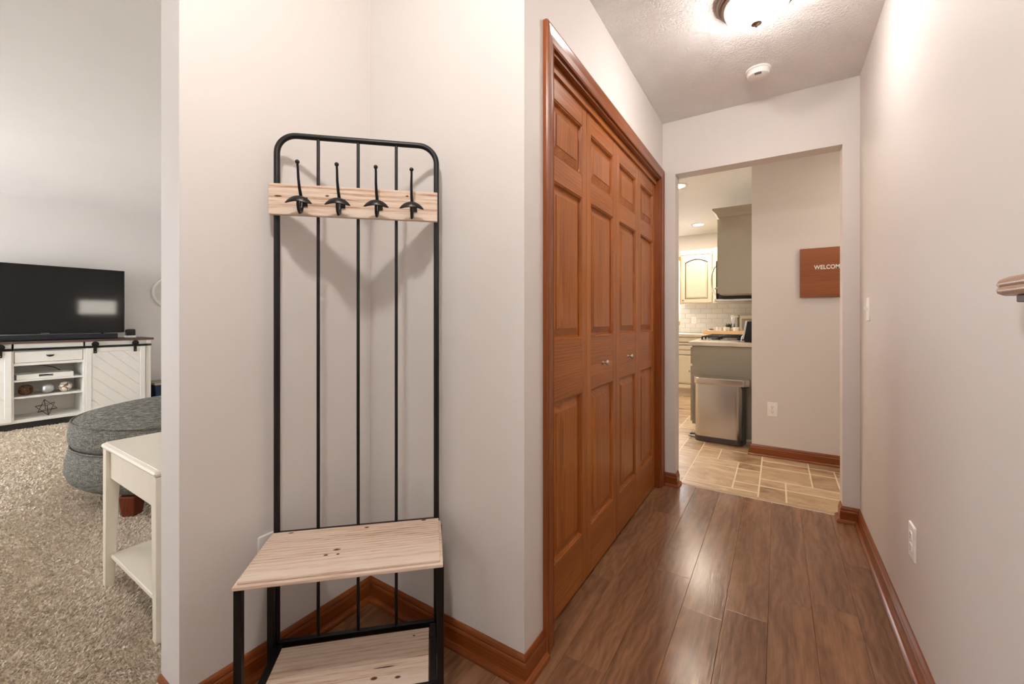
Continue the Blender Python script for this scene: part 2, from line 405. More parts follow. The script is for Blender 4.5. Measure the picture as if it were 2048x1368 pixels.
# ------------------------------------------------------------------ room shell
XA, XB, XC, XE = -1.378, -1.508, -.655, .376      # nook wall, its far face, hall left wall, hall right wall
YB, YD, YK = 1.086, 2.903, 3.95                    # nook back wall, hall end wall, kitchen wall
YCAP = .455; HC = 2.44; XL = -6.83
BBH = .086
O1, O2, OZ = -.573, .302, 2.084                    # opening to kitchen
C1, C2, CZ = 1.268, 2.826, 2.05                    # closet opening

struct(B(XB, XA, YCAP, YD, 0, HC).build('wall_left', WALL, at=((XA+XB)/2, 1.6, 0)), 'pale greige partition wall beside the coat rack')
struct(B(XA, XC, YB, YB+.11, 0, HC).build('wall_back', WALL, at=(-1.0, YB, 0)), 'pale greige back wall of the coat rack nook')
m = MB().box(XC-.11, XC, YB+.11, C1, 0, HC).box(XC-.11, XC, C2, YD, 0, HC).box(XC-.11, XC, C1, C2, CZ, HC)
struct(m.build('wall_hall_left', WALL, at=(XC, 2, 0)), 'hall wall around and above the closet doors')
m = MB().box(XL, O1, YD, YD+.11, 0, HC).box(O2, 1.1, YD, YD+.11, 0, HC).box(O1, O2, YD, YD+.11, OZ, HC)
struct(m.build('wall_end', WALL, at=(0, YD, 0)), 'wall at the end of the hall with the opening to the kitchen')
struct(B(XE, XE+.11, YF, YD, 0, HC).build('wall_right', WALL, at=(XE, 1, 0)), 'long pale wall on the right of the hall')
struct(B(XL-.11, XL, YF, YD, 0, HC).build('wall_living_far', WALL, at=(XL, 0, 0)), 'living room wall behind the television')
def wall_with_hole(name, x0, x1, y0, y1, holes, label):
    m = MB(); xs = x0
    for a, b, c, d in holes:
        m.box(xs, a, y0, y1, 0, HC); m.box(a, b, y0, y1, 0, c); m.box(a, b, y0, y1, d, HC); xs = b
    m.box(xs, x1, y0, y1, 0, HC)
    return struct(m.build(name, WALL, at=((x0+x1)/2, y0, 0)), label)
wall_with_hole('wall_front', XL-.11, XE+.11, YF-.11, YF, [LRW, FYW], 'front wall with the living room and foyer windows')
struct(B(-.18, 1.0, YK, YK+.1, 0, HC).build('wall_kitchen', WALL, at=(.3, YK, 0)), 'wall facing the opening, with the wooden sign on it')
struct(B(1.0, 1.1, YD+.11, YK+.1, 0, HC).build('wall_kitchen_right', WALL, at=(1.0, 3.5, 0)), 'side wall right of the kitchen passage')
struct(B(-.10, 0, YK+.1, 7.0, 0, HC).build('wall_kitchen_side', WALL, at=(-.05, 5.5, 0)), 'kitchen wall behind the stove run')
wall_with_hole('wall_kitchen_far', -3.5, 0, 7.0, 7.1, [KW], 'far kitchen wall with the window')
struct(B(-3.6, -3.5, YD+.11, 7.1, 0, HC).build('wall_kitchen_left', WALL, at=(-3.55, 5, 0)), 'left kitchen wall')
struct(B(XB, 1.1, YF-.11, 7.1, HC, HC+.06).build('ceiling', CEIL, at=(-.5, 2, HC)), 'white stomp-textured hall ceiling')
struct(B(-3.6, XB, YD+.11, 7.1, HC, HC+.06).build('ceiling_kitchen', CEIL, at=(-2.5, 5, HC)), 'white kitchen ceiling')
struct(B(XL-.11, XB, YF-.11, YD+.11, HC, HC+.06).build('ceiling_living', CEIL2, at=(-4, 0, HC)), 'white living room ceiling')

# hall floor: vinyl planks, one object each
FX0, FX1, FY0, FY1 = -1.45, XE, YF, 2.972
floor = struct(B(FX0, FX1+.05, FY0, FY1, -.03, -.009).build('floor', plain('dark_seam', (70, 52, 40), .7), at=(0, 1, -.009)), 'brown wood plank floor of the hall')
PW = .142
k = 0; x = FX0
while x < FX1-.001:
    x1 = min(x+PW, FX1+.02); y = FY0-random.uniform(0, 1.0)
    while y < FY1:
        y1 = y+1.22; a, b = max(y, FY0), min(y1, FY1)
        if b-a > .03:
            o = B(x+.0003, x1-.0003, a+.0003, b-.0003, -.009, 0, g=1).build('plank', PLANKW, bevel=.0007, seg=1)
            o.parent = floor; o.matrix_parent_inverse = Matrix.Translation((0, -1, .009))
        y = y1
    x = x1
# kitchen tile floor in a modular pattern
kf = struct(B(-3.5, 1.0, 2.995, 7.0, -.03, -.0007).build('floor_kitchen', GROUT, at=(-1, 5, -.0007)), 'beige stone tile floor of the kitchen')
TX = lambda i: -.5525+.1497*i
TY = lambda j: 3.080+.1447*j
fixed = [(0,0,2,3),(0,3,2,1),(2,0,1,1),(2,1,1,2),(2,3,1,1),(1,4,2,2),(0,4,1,2),(3,2,2,2),(3,4,2,1),(3,1,1,1),(4,1,3,1),(5,2,1,2),(5,4,1,1),(6,2,2,2),(3,5,2,1),(5,5,2,1),(6,4,2,1),
         (0,-1,3,1),(3,-1,1,2),(4,-1,3,2),(-2,-1,2,3),(-2,2,2,2),(-1,4,1,1),(-2,4,1,2),(-1,5,1,2),(7,-1,2,3)]
occ = set()
def free(i, j, w, h): return all((i+a, j+b) not in occ for a in range(w) for b in range(h))
def put(i, j, w, h):
    for a in range(w):
        for b in range(h): occ.add((i+a, j+b))
    x0, x1, y0, y1 = TX(i), TX(i+w), max(TY(j), 2.999), min(TY(j+h), 6.99)
    if y1-y0 < .02: return
    g = .0036
    o = B(-(x1-x0)/2+g, (x1-x0)/2-g, -(y1-y0)/2+.0055, (y1-y0)/2-.0055, -.006, 0).build('tile', TILE, bevel=.0015, seg=1)
    o.location = ((x0+x1)/2, (y0+y1)/2, random.uniform(-.0004, .0004)); o.parent = kf; o.matrix_parent_inverse = Matrix.Translation((1, -5, .0007))
for t in fixed:
    occ_ok = free(*t)
    if occ_ok: put(*t)
for j in range(-1, 28):
    for i in range(-11, 10):
        if (i, j) in occ: continue
        for w, h in random.sample([(2,3),(2,2),(2,1),(1,2),(3,2)], 5)+[(1,1)]:
            if i+w <= 10 and j+h <= 28 and free(i, j, w, h): put(i, j, w, h); break
struct(MB().loft([[(O1+.018, 2.972, 0), (O1+.018, 2.999, 0), (O1+.018, 2.999, .004), (O1+.018, 2.978, .004)], [(O2-.018, 2.972, 0), (O2-.018, 2.999, 0), (O2-.018, 2.999, .004), (O2-.018, 2.978, .004)]]).build('trim_5', plain('threshold_strip', (176, 152, 126), .5), at=(-.13, 2.98, 0)), 'beige threshold strip between planks and tiles')

# carpet: backing plus tufts
struct(B(XL, -1.45, YF, YD, -.03, 0).build('floor_carpet', CARPB, at=(-4, 0, 0)), 'beige carpet floor of the living room')
def carpet():
    N = 560000
    # denser where it is near the doorway
    r = np.random.rand(N); d = 1.1+(7.2-1.1)*r**1.9
    ang = np.radians(np.random.uniform(92, 176, N)); ang = ang
    x = d*np.cos(ang); y = d*np.sin(ang)*1.0
    ok = (x > XL+.02) & (x < -1.47) & (y > .12) & (y < 2.2) & ~((x > XB-.02) & (y > YCAP-.02))
    x, y, d = x[ok], y[ok], d[ok]; n = len(x)
    # vacuum-swept lean of the pile
    ph = np.sin(x*2.1+np.sin(y*3.1+x*.7)*1.3)+.7*np.sin(y*2.7-x*1.6+1.2)
    la = ph*1.3+np.random.normal(0, .75, n)
    lean = .0052*np.abs(np.random.normal(1, .4, n)); h = np.random.uniform(.0045, .0075, n)*(1+.05*d); w = (.0014+.0006*d)*np.random.uniform(.7, 1.3, n)
    fa = np.random.uniform(0, 2*np.pi, n); cx, cy = np.cos(fa)*w, np.sin(fa)*w
    lx, ly = np.cos(la)*lean, np.sin(la)*lean
    V = np.zeros((n, 4, 3), np.float32)
    V[:, 0] = np.stack([x-cx, y-cy, np.zeros(n)], 1); V[:, 1] = np.stack([x+cx, y+cy, np.zeros(n)], 1)
    V[:, 2] = np.stack([x+cx*.8+lx, y+cy*.8+ly, h], 1); V[:, 3] = np.stack([x-cx*.8+lx, y-cy*.8+ly, h], 1)
    me = bpy.data.meshes.new('carpet_pile'); me.vertices.add(n*4); me.vertices.foreach_set('co', (V-np.array([-3, .8, 0], np.float32)).ravel())
    me.loops.add(n*4); me.loops.foreach_set('vertex_index', np.arange(n*4, dtype=np.int32)); me.polygons.add(n); me.polygons.foreach_set('loop_start', np.arange(n, dtype=np.int32)*4)
    me.update(); a = me.attributes.new('rnd', 'FLOAT', 'POINT'); a.data.foreach_set('value', np.repeat(np.clip(np.random.normal(.5, .25, n), 0, 1), 4).astype(np.float32))
    me.materials.append(CARPT); o = bpy.data.objects.new('carpet_pile', me); COL.objects.link(o); o.location = (-3, .8, 0)
    tag(o, 'beige cut-pile carpet covering the living room floor', 'carpet', kind='stuff')
carpet()

# baseboards with shoe moulding
BBP = [(0,0),(.013,0),(.013,.058),(.0115,.063),(.009,.066),(.010,.072),(.007,.080),(.004,BBH),(0,BBH)]
SHP = [(.013,0),(.028,0),(.0275,.006),(.025,.012),(.020,.0165),(.013,.018)]
def baseboard(name, path, label):
    c = path[len(path)//2]; at = (c[0], c[1], 0)
    o = struct(MB().sweep(path, BBP, lambda a, b, h: (a, b, h)).build(name, TRIMW, at=at), label)
    s = MB().sweep(path, SHP, lambda a, b, h: (a-at[0], b-at[1], h)).build('shoe_molding', TRIMW, o)
baseboard('baseboard_nook', [(XC, C1-.062), (XC, YB), (XA, YB), (XA, YCAP), (XB, YCAP)], 'stained baseboard around the coat rack nook')
baseboard('baseboard_end_left', [(O1, YD+.075), (O1, YD), (XC, YD)], 'short stained baseboard between closet and kitchen opening')
baseboard('baseboard_right', [(XE, YF), (XE, YD), (O2, YD), (O2, YD+.075)], 'stained baseboard along the right hall wall')
baseboard('baseboard_kitchen', [(1.0, YK), (-.18, YK), (-.18, YK+.09)], 'stained baseboard under the wooden sign')

# closet casing, jamb and header
CASP = [(0,0),(0,.010),(.006,.013),(.010,.011),(.030,.013),(.044,.017),(.052,.019),(.060,.017),(.062,.012),(.062,0)]
o = MB().sweep([(C2, 0), (C2, CZ), (C1, CZ), (C1, 0)], [(-d, t) for d, t in CASP], lambda a, b, h: (XC+h, a, b)).build('trim_1', TRIMW, at=(XC, (C1+C2)/2, 0))
struct(o, 'stained wooden casing around the closet opening')
JT = .012
m = MB().box(XC-.11, XC+.001, C1, C1+JT, 0, CZ).box(XC-.11, XC+.001, C2-JT, C2, 0, CZ).box(XC-.11, XC+.001, C1+JT, C2-JT, CZ-JT, CZ, g=1)
struct(m.build('trim_2', TRIMW, at=(XC-.05, (C1+C2)/2, 0)), 'stained wooden jamb lining the closet opening')
struct(B(XC-.036, XC-.020, C1+JT, C2-JT, CZ-.044, CZ-JT, g=1).build('trim_3', DOORW, at=(XC-.03, (C1+C2)/2, CZ-.044), bevel=.001), 'narrow wooden valance hiding the bifold track')
struct(B(XC-.062, XC-.036, C1+JT, C2-JT, CZ-.034, CZ-JT, g=1).build('trim_4', plain('track_dark', (26, 22, 20), .5, .4), at=(XC-.05, (C1+C2)/2, CZ-.034)), 'dark metal track above the bifold doors')

# bifold doors
XF = XC-.030; TH = .030
ZS = [.012, .219, .811, 1.039, 1.6235, 1.72, 1.924, 2.008]
def leaf(parent, y0, y1, knob_y=None):
    py = parent.location.y; px = parent.location.x
    q = lambda x, y, z: (x-px, y-py, z)
    s = .047; m = MB()
    def bx(xa, xb, ya, yb, za, zb, g): m.box(xa-px, xb-px, ya-py, yb-py, za, zb, g=g)
    bx(XF-TH, XF, y0, y0+s, ZS[0], ZS[7], 2); bx(XF-TH, XF, y1-s, y1, ZS[0], ZS[7], 2)
    for a, b in ((0,1),(2,3),(4,5),(6,7)): bx(XF-TH, XF-.0006, y0+s, y1-s, ZS[a], ZS[b], 1)
    L = m.build('door_leaf', DOORW, parent, bevel=.0012, seg=1)
    for a, b in ((1,2),(3,4),(5,6)):
        rings = [(0, -.0002),(.0012, -.003),(.0050, -.0042),(.0075, -.0100),(.0090, -.0150),(.0125, -.0160),(.0160, -.0160),(.0430, -.0065),(.0440, -.0040),(.05, -.0040)]
        vs = []; fs = []
        for ins, d in rings:
            vs += [q(XF+d, y0+s+ins, ZS[a]+ins), q(XF+d, y1-s-ins, ZS[a]+ins), q(XF+d, y1-s-ins, ZS[b]-ins), q(XF+d, y0+s+ins, ZS[b]-ins)]
        for r in range(len(rings)-1):
            for k in range(4): fs.append((r*4+k, r*4+(k+1) % 4, r*4+4+(k+1) % 4, r*4+4+k))
        e = (len(rings)-1)*4; fs.append((e, e+1, e+2, e+3))
        n = len(vs); vs += [q(XF-TH, y0+s, ZS[a]), q(XF-TH, y1-s, ZS[a]), q(XF-TH, y1-s, ZS[b]), q(XF-TH, y0+s, ZS[b])]
        fs.append((n+3, n+2, n+1, n))
        for k in range(4): fs.append((k, n+k, n+(k+1) % 4, (k+1) % 4))
        MB().add(vs, fs, 2).build('panel', DOORW, L)
    if knob_y:
        kp = [(.0, 0), (.009, 0), (.0085, .003), (.0045, .006), (.0042, .013), (.008, .017), (.0125, .021), (.013, .025), (.0105, .029), (.005, .031), (0, .0315)]
        tag(MB().lathe(kp, q(XF-.0006, knob_y, .915), axis=0, n=24).build('knob', NICKEL, L, smooth=True), 'round brushed nickel knob')
ys = [C1+JT+.002, 1.652, 2.0375, 2.424, C2-JT-.002]
for nm, i, lab in (('door_1', 0, 'near pair of stained six-panel bifold closet doors'), ('door_2', 2, 'far pair of stained six-panel bifold closet doors')):
    d = bpy.data.objects.new(nm, None); COL.objects.link(d); d.location = (XF, ys[i+1], 0); struct(d, lab)
    leaf(d, ys[i]+.0015, ys[i+1]-.0012, 2.23 if i == 2 else None); leaf(d, ys[i+1]+.0012, ys[i+2]-.0015, 1.845 if i == 0 else None)

# windows (front wall, kitchen)
def window(name, x0, x1, z0, z1, y, depth, mat, label, nx=2, side=1):
    """frame and panes sit in the wall; y = inner wall face, side=+1 when the room lies at larger y"""
    r = bpy.data.objects.new(name, None); COL.objects.link(r); r.location = ((x0+x1)/2, y, z0); struct(r, label)
    cx = (x0+x1)/2
    w = x1-x0; h = z1-z0; c = .06
    CP = [(0,0),(0,.012),(.05,.017),(c,.012),(c,0)]
    MB().sweep([(w/2, 0), (w/2, h), (-w/2, h), (-w/2, 0), (w/2, 0)], [(-d, t) for d, t in CP], lambda a, b, t: (a, side*t, b)).build('window_casing', mat, r)
    for k in range(nx):
        a = -w/2+w*k/nx; b = a+w/nx
        f = MB().box(a, a+.04, -side*.085, -side*.04, 0, h).box(b-.04, b, -side*.085, -side*.04, 0, h).box(a+.04, b-.04, -side*.085, -side*.04, 0, .05, g=0).box(a+.04, b-.04, -side*.085, -side*.04, h-.05, h, g=0).build('window_sash', WHITE, r)
        B(a+.04, b-.04, -side*.064, -side*.060, .05, h-.05).build('window_pane', PANE, f)
window('window_1', *LRW, YF, .1, WHITE, 'wide living room window', 3)
window('window_2', *FYW, YF, .1, WHITE, 'foyer window by the entrance', 1)
window('window_3', *KW, 7.0, .1, OAKW, 'kitchen window with oak casing', 2, -1)
r = bpy.data.objects.new('tv_reflection_pane', None); COL.objects.link(r); r.location = (XB, 2.49, 1.22); struct(r, 'small framed glowing pane added on the wall for the television reflection')  # added glowing pane on the solid wall, gives the television its bright reflection
B(-.012, 0, -.27, .27, 0, .27).build('window_pane', REFLPANE, r)  # glowing face only, no opening behind it
MB().box(-.02, 0, -.30, -.27, -.03, .30).box(-.02, 0, .27, .30, -.03, .30).box(-.02, 0, -.27, .27, -.03, 0, g=1).box(-.02, 0, -.27, .27, .27, .30, g=1).build('glow_pane_frame', WHITE, r)

# ------------------------------------------------------------------ coat rack bench
def hall_tree():
    T = thing('hall_tree', 'black metal coat rack bench with whitewashed wooden seat in the wall corner', 'coat rack', (-1.150, .861, 0), math.radians(44))
    Y = lambda v: -v        # v points out of the corner
    r = .0093; R = .058; zt = 1.704; ub = .249
    P = [(-ub, .010, .078), (-ub, .010, .8), (-ub, .010, zt-R)]
    P += [(-ub+R-R*math.cos(a), .010, zt-R+R*math.sin(a)) for a in [PI/2*k/10 for k in range(1, 11)]]
    P += [(0, .010, zt)]
    P += [(ub-R+R*math.sin(a), .010, zt-R+R*math.cos(a)) for a in [PI/2*k/10 for k in range(0, 11)]]
    P += [(ub, .010, .8), (ub, .010, .078)]
    tag(MB().tube(P, r, 14).build('frame_tube', BLACK, T, smooth=True), 'bent black tube framing the back')
    for u in (-.1265, -.004, .117): MB().tube([(u, .010, .086), (u, .010, .9), (u, .010, zt)], .0052, 10).build('bar', BLACK, T, smooth=True)
    for z in (.432, .086): B(-ub, ub, .002, .018, z-.009, z+.009).build('rail', BLACK, T, bevel=.0015)
    # board with hooks
    tag(MB().box(-.264, .252, -.019, -.0005, 1.444, 1.541, g=0, off=(5.2, .1, .06)).build('hook_board', WASH_BOARD, T, bevel=.002), 'whitewashed board carrying the hooks')
    for u in (-.166, -.054, .061, .170):
        m = MB().tube([(u, -.020, 1.486), (u, -.030, 1.497), (u-.001, -.044, 1.520), (u-.001, -.056, 1.548), (u, -.064, 1.578), (u, -.068, 1.590)], [.0055, .005, .0044, .0040, .0036, .0034], 10)
        m.tube([(u, -.021, 1.488), (u, -.024, 1.468), (u, -.032, 1.452), (u, -.045, 1.446), (u, -.058, 1.453), (u, -.064, 1.466), (u, -.0645, 1.478)], [.005, .005, .0048, .0046, .0044, .0042, .004], 10)
        m.lathe([(0, 0), (.010, 0), (.010, .0035), (.008, .005), (0, .005)], (u+.006, -.024, 1.486), 1, 16)
        m.box(u-.007, u+.016, -.0235, -.019, 1.472, 1.500)
        h = m.build('hook', HOOKM, T, smooth=True)
        MB().sphere((u, -.069, 1.594), .0066, 14, 10).build('ball_tip', HOOKM, h, smooth=True)
        L = []
        for k in range(13):
            t = -1+k/6.; hw = .0105*math.sqrt(max(.015, 1-abs(t)**2.2)); zc = 1.484-.012*t*t; y = -.058-.008*(1-t*t); th = .0042*(1-.6*abs(t))+.0006
            L.append([(u+.038*t, y+th*math.cos(a)-.55*hw*math.sin(a)*-1, zc+hw*math.sin(a)) for a in [2*PI*j/12 for j in range(12)]])
        MB().loft(L).build('hook_saddle', HOOKM, h, smooth=True)
        MB().lathe([(0, 0), (.0032, 0), (.0026, .0016), (0, .002)], (u+.011, -.0292, 1.491), 1, 10).build('screw', NICKEL, h)
    # seat: slab with a stepped moulded edge
    m = MB(); off = (1.3, .11, .05)
    m.box(-.265, .264, -.258, -.001, .427, .437, g=0, off=off); m.box(-.257, .256, -.249, -.001, .437, .445, g=0, off=off)
    tag(m.build('seat', WASH_SEAT, T, bevel=.002), 'whitewashed wooden seat board')
    o = MB(); o.box(-.226, .224, -.228, -.018, .074, .091, g=0, off=(3.1, .09, .08)); tag(o.build('lower_shelf', WASH_SHELF, T, bevel=.0015), 'whitewashed lower shelf board')
    sq = .0095
    for u in (-.257, .257):
        B(u-sq, u+sq, -.236-sq, -.236+sq, 0, .427).build('leg', BLACK, T, bevel=.0015)
        B(u-sq, u+sq, -.014-sq, -.014+sq, 0, .427).build('leg', BLACK, T, bevel=.0015)
        s_ = 1 if u > 0 else -1
        B(u-s_*.0095-(.020 if s_ > 0 else 0), u-s_*.0095+(.020 if s_ < 0 else 0), -.227, -.004, .076, .094).build('shelf_rail', BLACK, T, bevel=.0015)
        B(u-.006, u+.006, -.227, -.023, .415, .427).build('seat_rail', BLACK, T, bevel=.0015)
    B(-.2475, .2475, -.246, -.229, .076, .094).build('shelf_rail', BLACK, T, bevel=.0015)
    return T
hall_tree()

# ------------------------------------------------------------------ ceiling lamps, smoke detector
def dome_lamp(loc):
    T = thing('ceiling_lamp', 'flush dome ceiling lamp with frosted glass and ringed nickel base', 'lamp', loc)
    MB().lathe([(0, 0), (.190, 0), (.190, -.012), (.183, -.020), (.180, -.020), (.177, -.028), (.168, -.030), (.166, -.038), (.158, -.041), (.150, -.041), (.150, -.036), (0, -.036)], n=64).build('lamp_base', DNICK, T, smooth=True, angle=25)
    pr = [(.151*math.cos(a), -.037-.078*math.sin(a)) for a in [PI/2*k/14 for k in range(15)]]; pr[-1] = (0, -.115)
    tag(MB().lathe(pr, n=64).build('glass_bowl', LAMPG, T, smooth=True), 'glowing frosted glass bowl')
    MB().lathe([(0, -.112), (.025, -.113), (.026, -.118), (.015, -.121), (.009, -.127), (.005, -.132), (0, -.133)], n=20).build('finial', DNICK, T, smooth=True)
    return T
dl = dome_lamp((-.072, 1.955, HC)); dl.scale = (.775, .775, 1.0)
T = thing('globe_lamp', 'small globe ceiling lamp over the foyer behind the viewpoint', 'lamp', (-.46, .15, HC))
MB().lathe([(0, 0), (.07, 0), (.07, -.02), (.05, -.03), (0, -.03)], n=32).build('lamp_base', DNICK, T, smooth=True, angle=25)
MB().sphere((0, 0, -.078), .055, 24, 16).build('glass_globe', LAMPF, T, smooth=True)

T = thing('smoke_detector', 'round white smoke detector on the hall ceiling', 'smoke detector', (-.086, 2.545, HC)); T.scale = (.88, .88, .95)
MB().lathe([(0, 0), (.066, 0), (.066, -.008), (.063, -.010), (0, -.010)], n=40).build('mounting_ring', PLASTIC, T, smooth=True, angle=25)
MB().lathe([(0, -.010), (.060, -.0105), (.061, -.026), (.056, -.036), (.045, -.040), (0, -.042)], n=40).build('housing', PLASTIC, T, smooth=True, angle=30)
for k in range(7): B(-.016+k*.005, -.013+k*.005, -.056, -.034, -.0412, -.039).build('grille_slot', SLOT, T)

# ------------------------------------------------------------------ wall plates
def outlet(label, loc, rz):
    T = thing('outlet', label, 'outlet', loc, rz, 'duplex outlets')
    MB().loft([rrect(-.035, .035, -.057, .057, .004, 0, 3), rrect(-.035, .035, -.057, .057, .004, .003, 3), rrect(-.0325, .0325, -.0545, .0545, .003, .0052, 3)])
    m = MB().loft([[(p[0], -p[2], p[1]) for p in l] for l in (rrect(-.035, .035, -.057, .057, .004, 0, 3), rrect(-.035, .035, -.057, .057, .004, .003, 3), rrect(-.0325, .0325, -.0545, .0545, .003, .0052, 3))])
    m.build('plate', PLASTIC, T)
    for z in (.0195, -.0195):
        f = MB().loft([[(p[0], -p[2], p[1]+z) for p in l] for l in (rrect(-.0165, .0165, -.0145, .0145, .009, .005, 5), rrect(-.0165, .0165, -.0145, .0145, .009, .0075, 5))]).build('receptacle', PLASTIC, T)
        for xx in (-.0063, .0063): B(xx-.0012, xx+.0012, -.0078, -.0070, z-.001, z+.0075).build('slot', SLOT, f)
        MB().lathe([(0, 0), (.0026, 0), (.0026, .0008), (0, .0008)], (0, -.0078, z-.0075), 1, 10).build('slot', SLOT, f)
    MB().lathe([(0, 0), (.0025, 0), (.0025, .001), (0, .001)], (0, -.0060, 0), 1, 10).build('screw', NICKEL, T)
    return T
# local -y is the plate's face
outlet('white duplex outlet low on the right hall wall', (XE, 1.858, .384), -PI/2)
outlet('white duplex outlet on the kitchen wall below the wooden sign', (-.035, YK, .385), 0)
outlet('white duplex outlet half hidden behind the coat rack seat', (XA, .692, .372), PI/2)
T = thing('light_switch', 'white toggle light switch high on the right hall wall', 'light switch', (XE, 2.64, 1.166), -PI/2)
MB().loft([[(p[0], -p[2], p[1]) for p in l] for l in (rrect(-.035, .035, -.057, .057, .004, 0, 3), rrect(-.035, .035, -.057, .057, .004, .003, 3), rrect(-.0325, .0325, -.0545, .0545, .003, .0052, 3))]).build('plate', PLASTIC, T)
MB().loft([[(-.005, -.005, -.009), (.005, -.005, -.009), (.005, -.005, .007), (-.005, -.005, .007)], [(-.004, -.018, .004), (.004, -.018, .004), (.004, -.018, .012), (-.004, -.018, .012)]]).build('toggle', PLASTIC, T, bevel=.001)

# ------------------------------------------------------------------ handrail stub on the right wall
T = thing('handrail', 'rounded wooden handrail on the right wall at the picture edge', 'handrail', (XE, .9, 1.158))
pr = lambda s_: [(-.052*s_-.012*(1-s_), 0), (-.052*s_-.012*(1-s_), 0)]
L = []
prof = [(-.010, 0), (-.040, 0), (-.0475, .004), (-.049, .011), (-.046, .016), (-.049, .021), (-.046, .029), (-.036, .034), (-.020, .034), (-.012, .029), (-.0095, .021), (-.0115, .016), (-.0095, .010)]
for y, s_ in ((.205, .45), (.2, .72), (.19, .9), (.175, 1), (-.9, 1)):
    L.append([(-.029+(a+.029)*s_, y, .017+(b-.017)*s_) for a, b in prof])
MB().loft(L).build('rail', RAILW, T, smooth=True, angle=60)
BRK = plain('bracket_metal', (120, 112, 110), .6, .3, .3); B(-.040, 0, .10, .138, -.012, 0).build('bracket', BRK, T, bevel=.002); B(-.040, 0, -.4, -.362, -.012, 0).build('bracket', BRK, T, bevel=.002)

# ------------------------------------------------------------------ sign
T = thing('wooden_sign', 'wooden board sign reading WELCOME on the kitchen wall', 'sign', (.375, YK, 1.287))
B(-.228, .228, -.028, -.004, 0, .376, g=0).build('board', SIGNW, T, bevel=.002)
B(-.18, .18, -.004, 0, .05, .33).build('hanger_strip', SIGNW, T)
cu = bpy.data.curves.new('txt', 'FONT'); cu.body = 'WELCOME'; cu.size = .044; cu.extrude = .001; cu.offset = .0011; cu.space_character = 1.04; cu.align_x = 'LEFT'
to = bpy.data.objects.new('txt', cu); COL.objects.link(to); bpy.context.view_layer.update()
me = bpy.data.meshes.new_from_object(to.evaluated_get(bpy.context.evaluated_depsgraph_get())); bpy.data.objects.remove(to)
me.materials.clear(); me.materials.append(plain('sign_white', (245, 240, 232), .5))
lo = bpy.data.objects.new('lettering', me); COL.objects.link(lo); lo.parent = T; lo.scale = (.80, 1, 1); lo.location = (-.138, -.0295, .212); lo.rotation_euler = (PI/2, 0, 0)

# ------------------------------------------------------------------ kitchen: trash can
def trash_can():
    T = thing('trash_can', 'stainless steel step trash can with charcoal base', 'trash can', (-.45, 4.2, 0))
    x0, x1, y0, y1 = -.198, .196, -.098, .1; R = .062
    def rings(lst): return [rrect(x0+i, x1-i, y0+i, y1-i, max(.012, R-i), z, 8) for i, z in lst]
    tag(MB().loft(rings([(.004, 0), (0, .006), (0, .048), (.003, .052)])).build('base', DPLAST, T, smooth=True, angle=30), 'charcoal plastic base band')
    tag(MB().loft(rings([(.004, .052), (.004, .523), (.006, .525)])).build('body', STEEL, T, smooth=True, angle=30), 'brushed stainless body')
    l = []
    for i, z in [(-.004, .525), (-.006, .530), (-.006, .576), (-.001, .583), (.02, .587)]:
        l.append([(p[0]+(.045 if p[0] > .1 else 0), p[1], p[2]) for p in rrect(x0+i, x1-i, y0+i, y1-i, R-i, z, 8)])
    lid = MB().loft(l).build('lid', STEEL, T, smooth=True, angle=25)
    MB().loft([[(x1+.002, -.06, .50), (x1+.002, .06, .50), (x1+.002, .06, .527), (x1+.002, -.06, .527)], [(x1+.044, -.06, .518), (x1+.044, .06, .518), (x1+.044, .06, .527), (x1+.044, -.06, .527)]]).build('hinge_cover', DPLAST, T, bevel=.002)
    MB().tube([(x1+.012, -.03, .01), (x1+.012, -.03, .50)], .006, 8).tube([(x1+.012, .03, .01), (x1+.012, .03, .50)], .006, 8).build('lift_rod', DPLAST, T, smooth=True)
    P = [(x0+.02, -.055, .022), (x0-.03, -.05, .024), (x0-.05, -.03, .026), (x0-.055, 0, .027), (x0-.05, .03, .026), (x0-.03, .05, .024), (x0+.02, .055, .022)]
    MB().tube(P, .009, 10).build('pedal', plain('pedal_steel', (120, 122, 126), .35, .9), T, smooth=True)
trash_can()

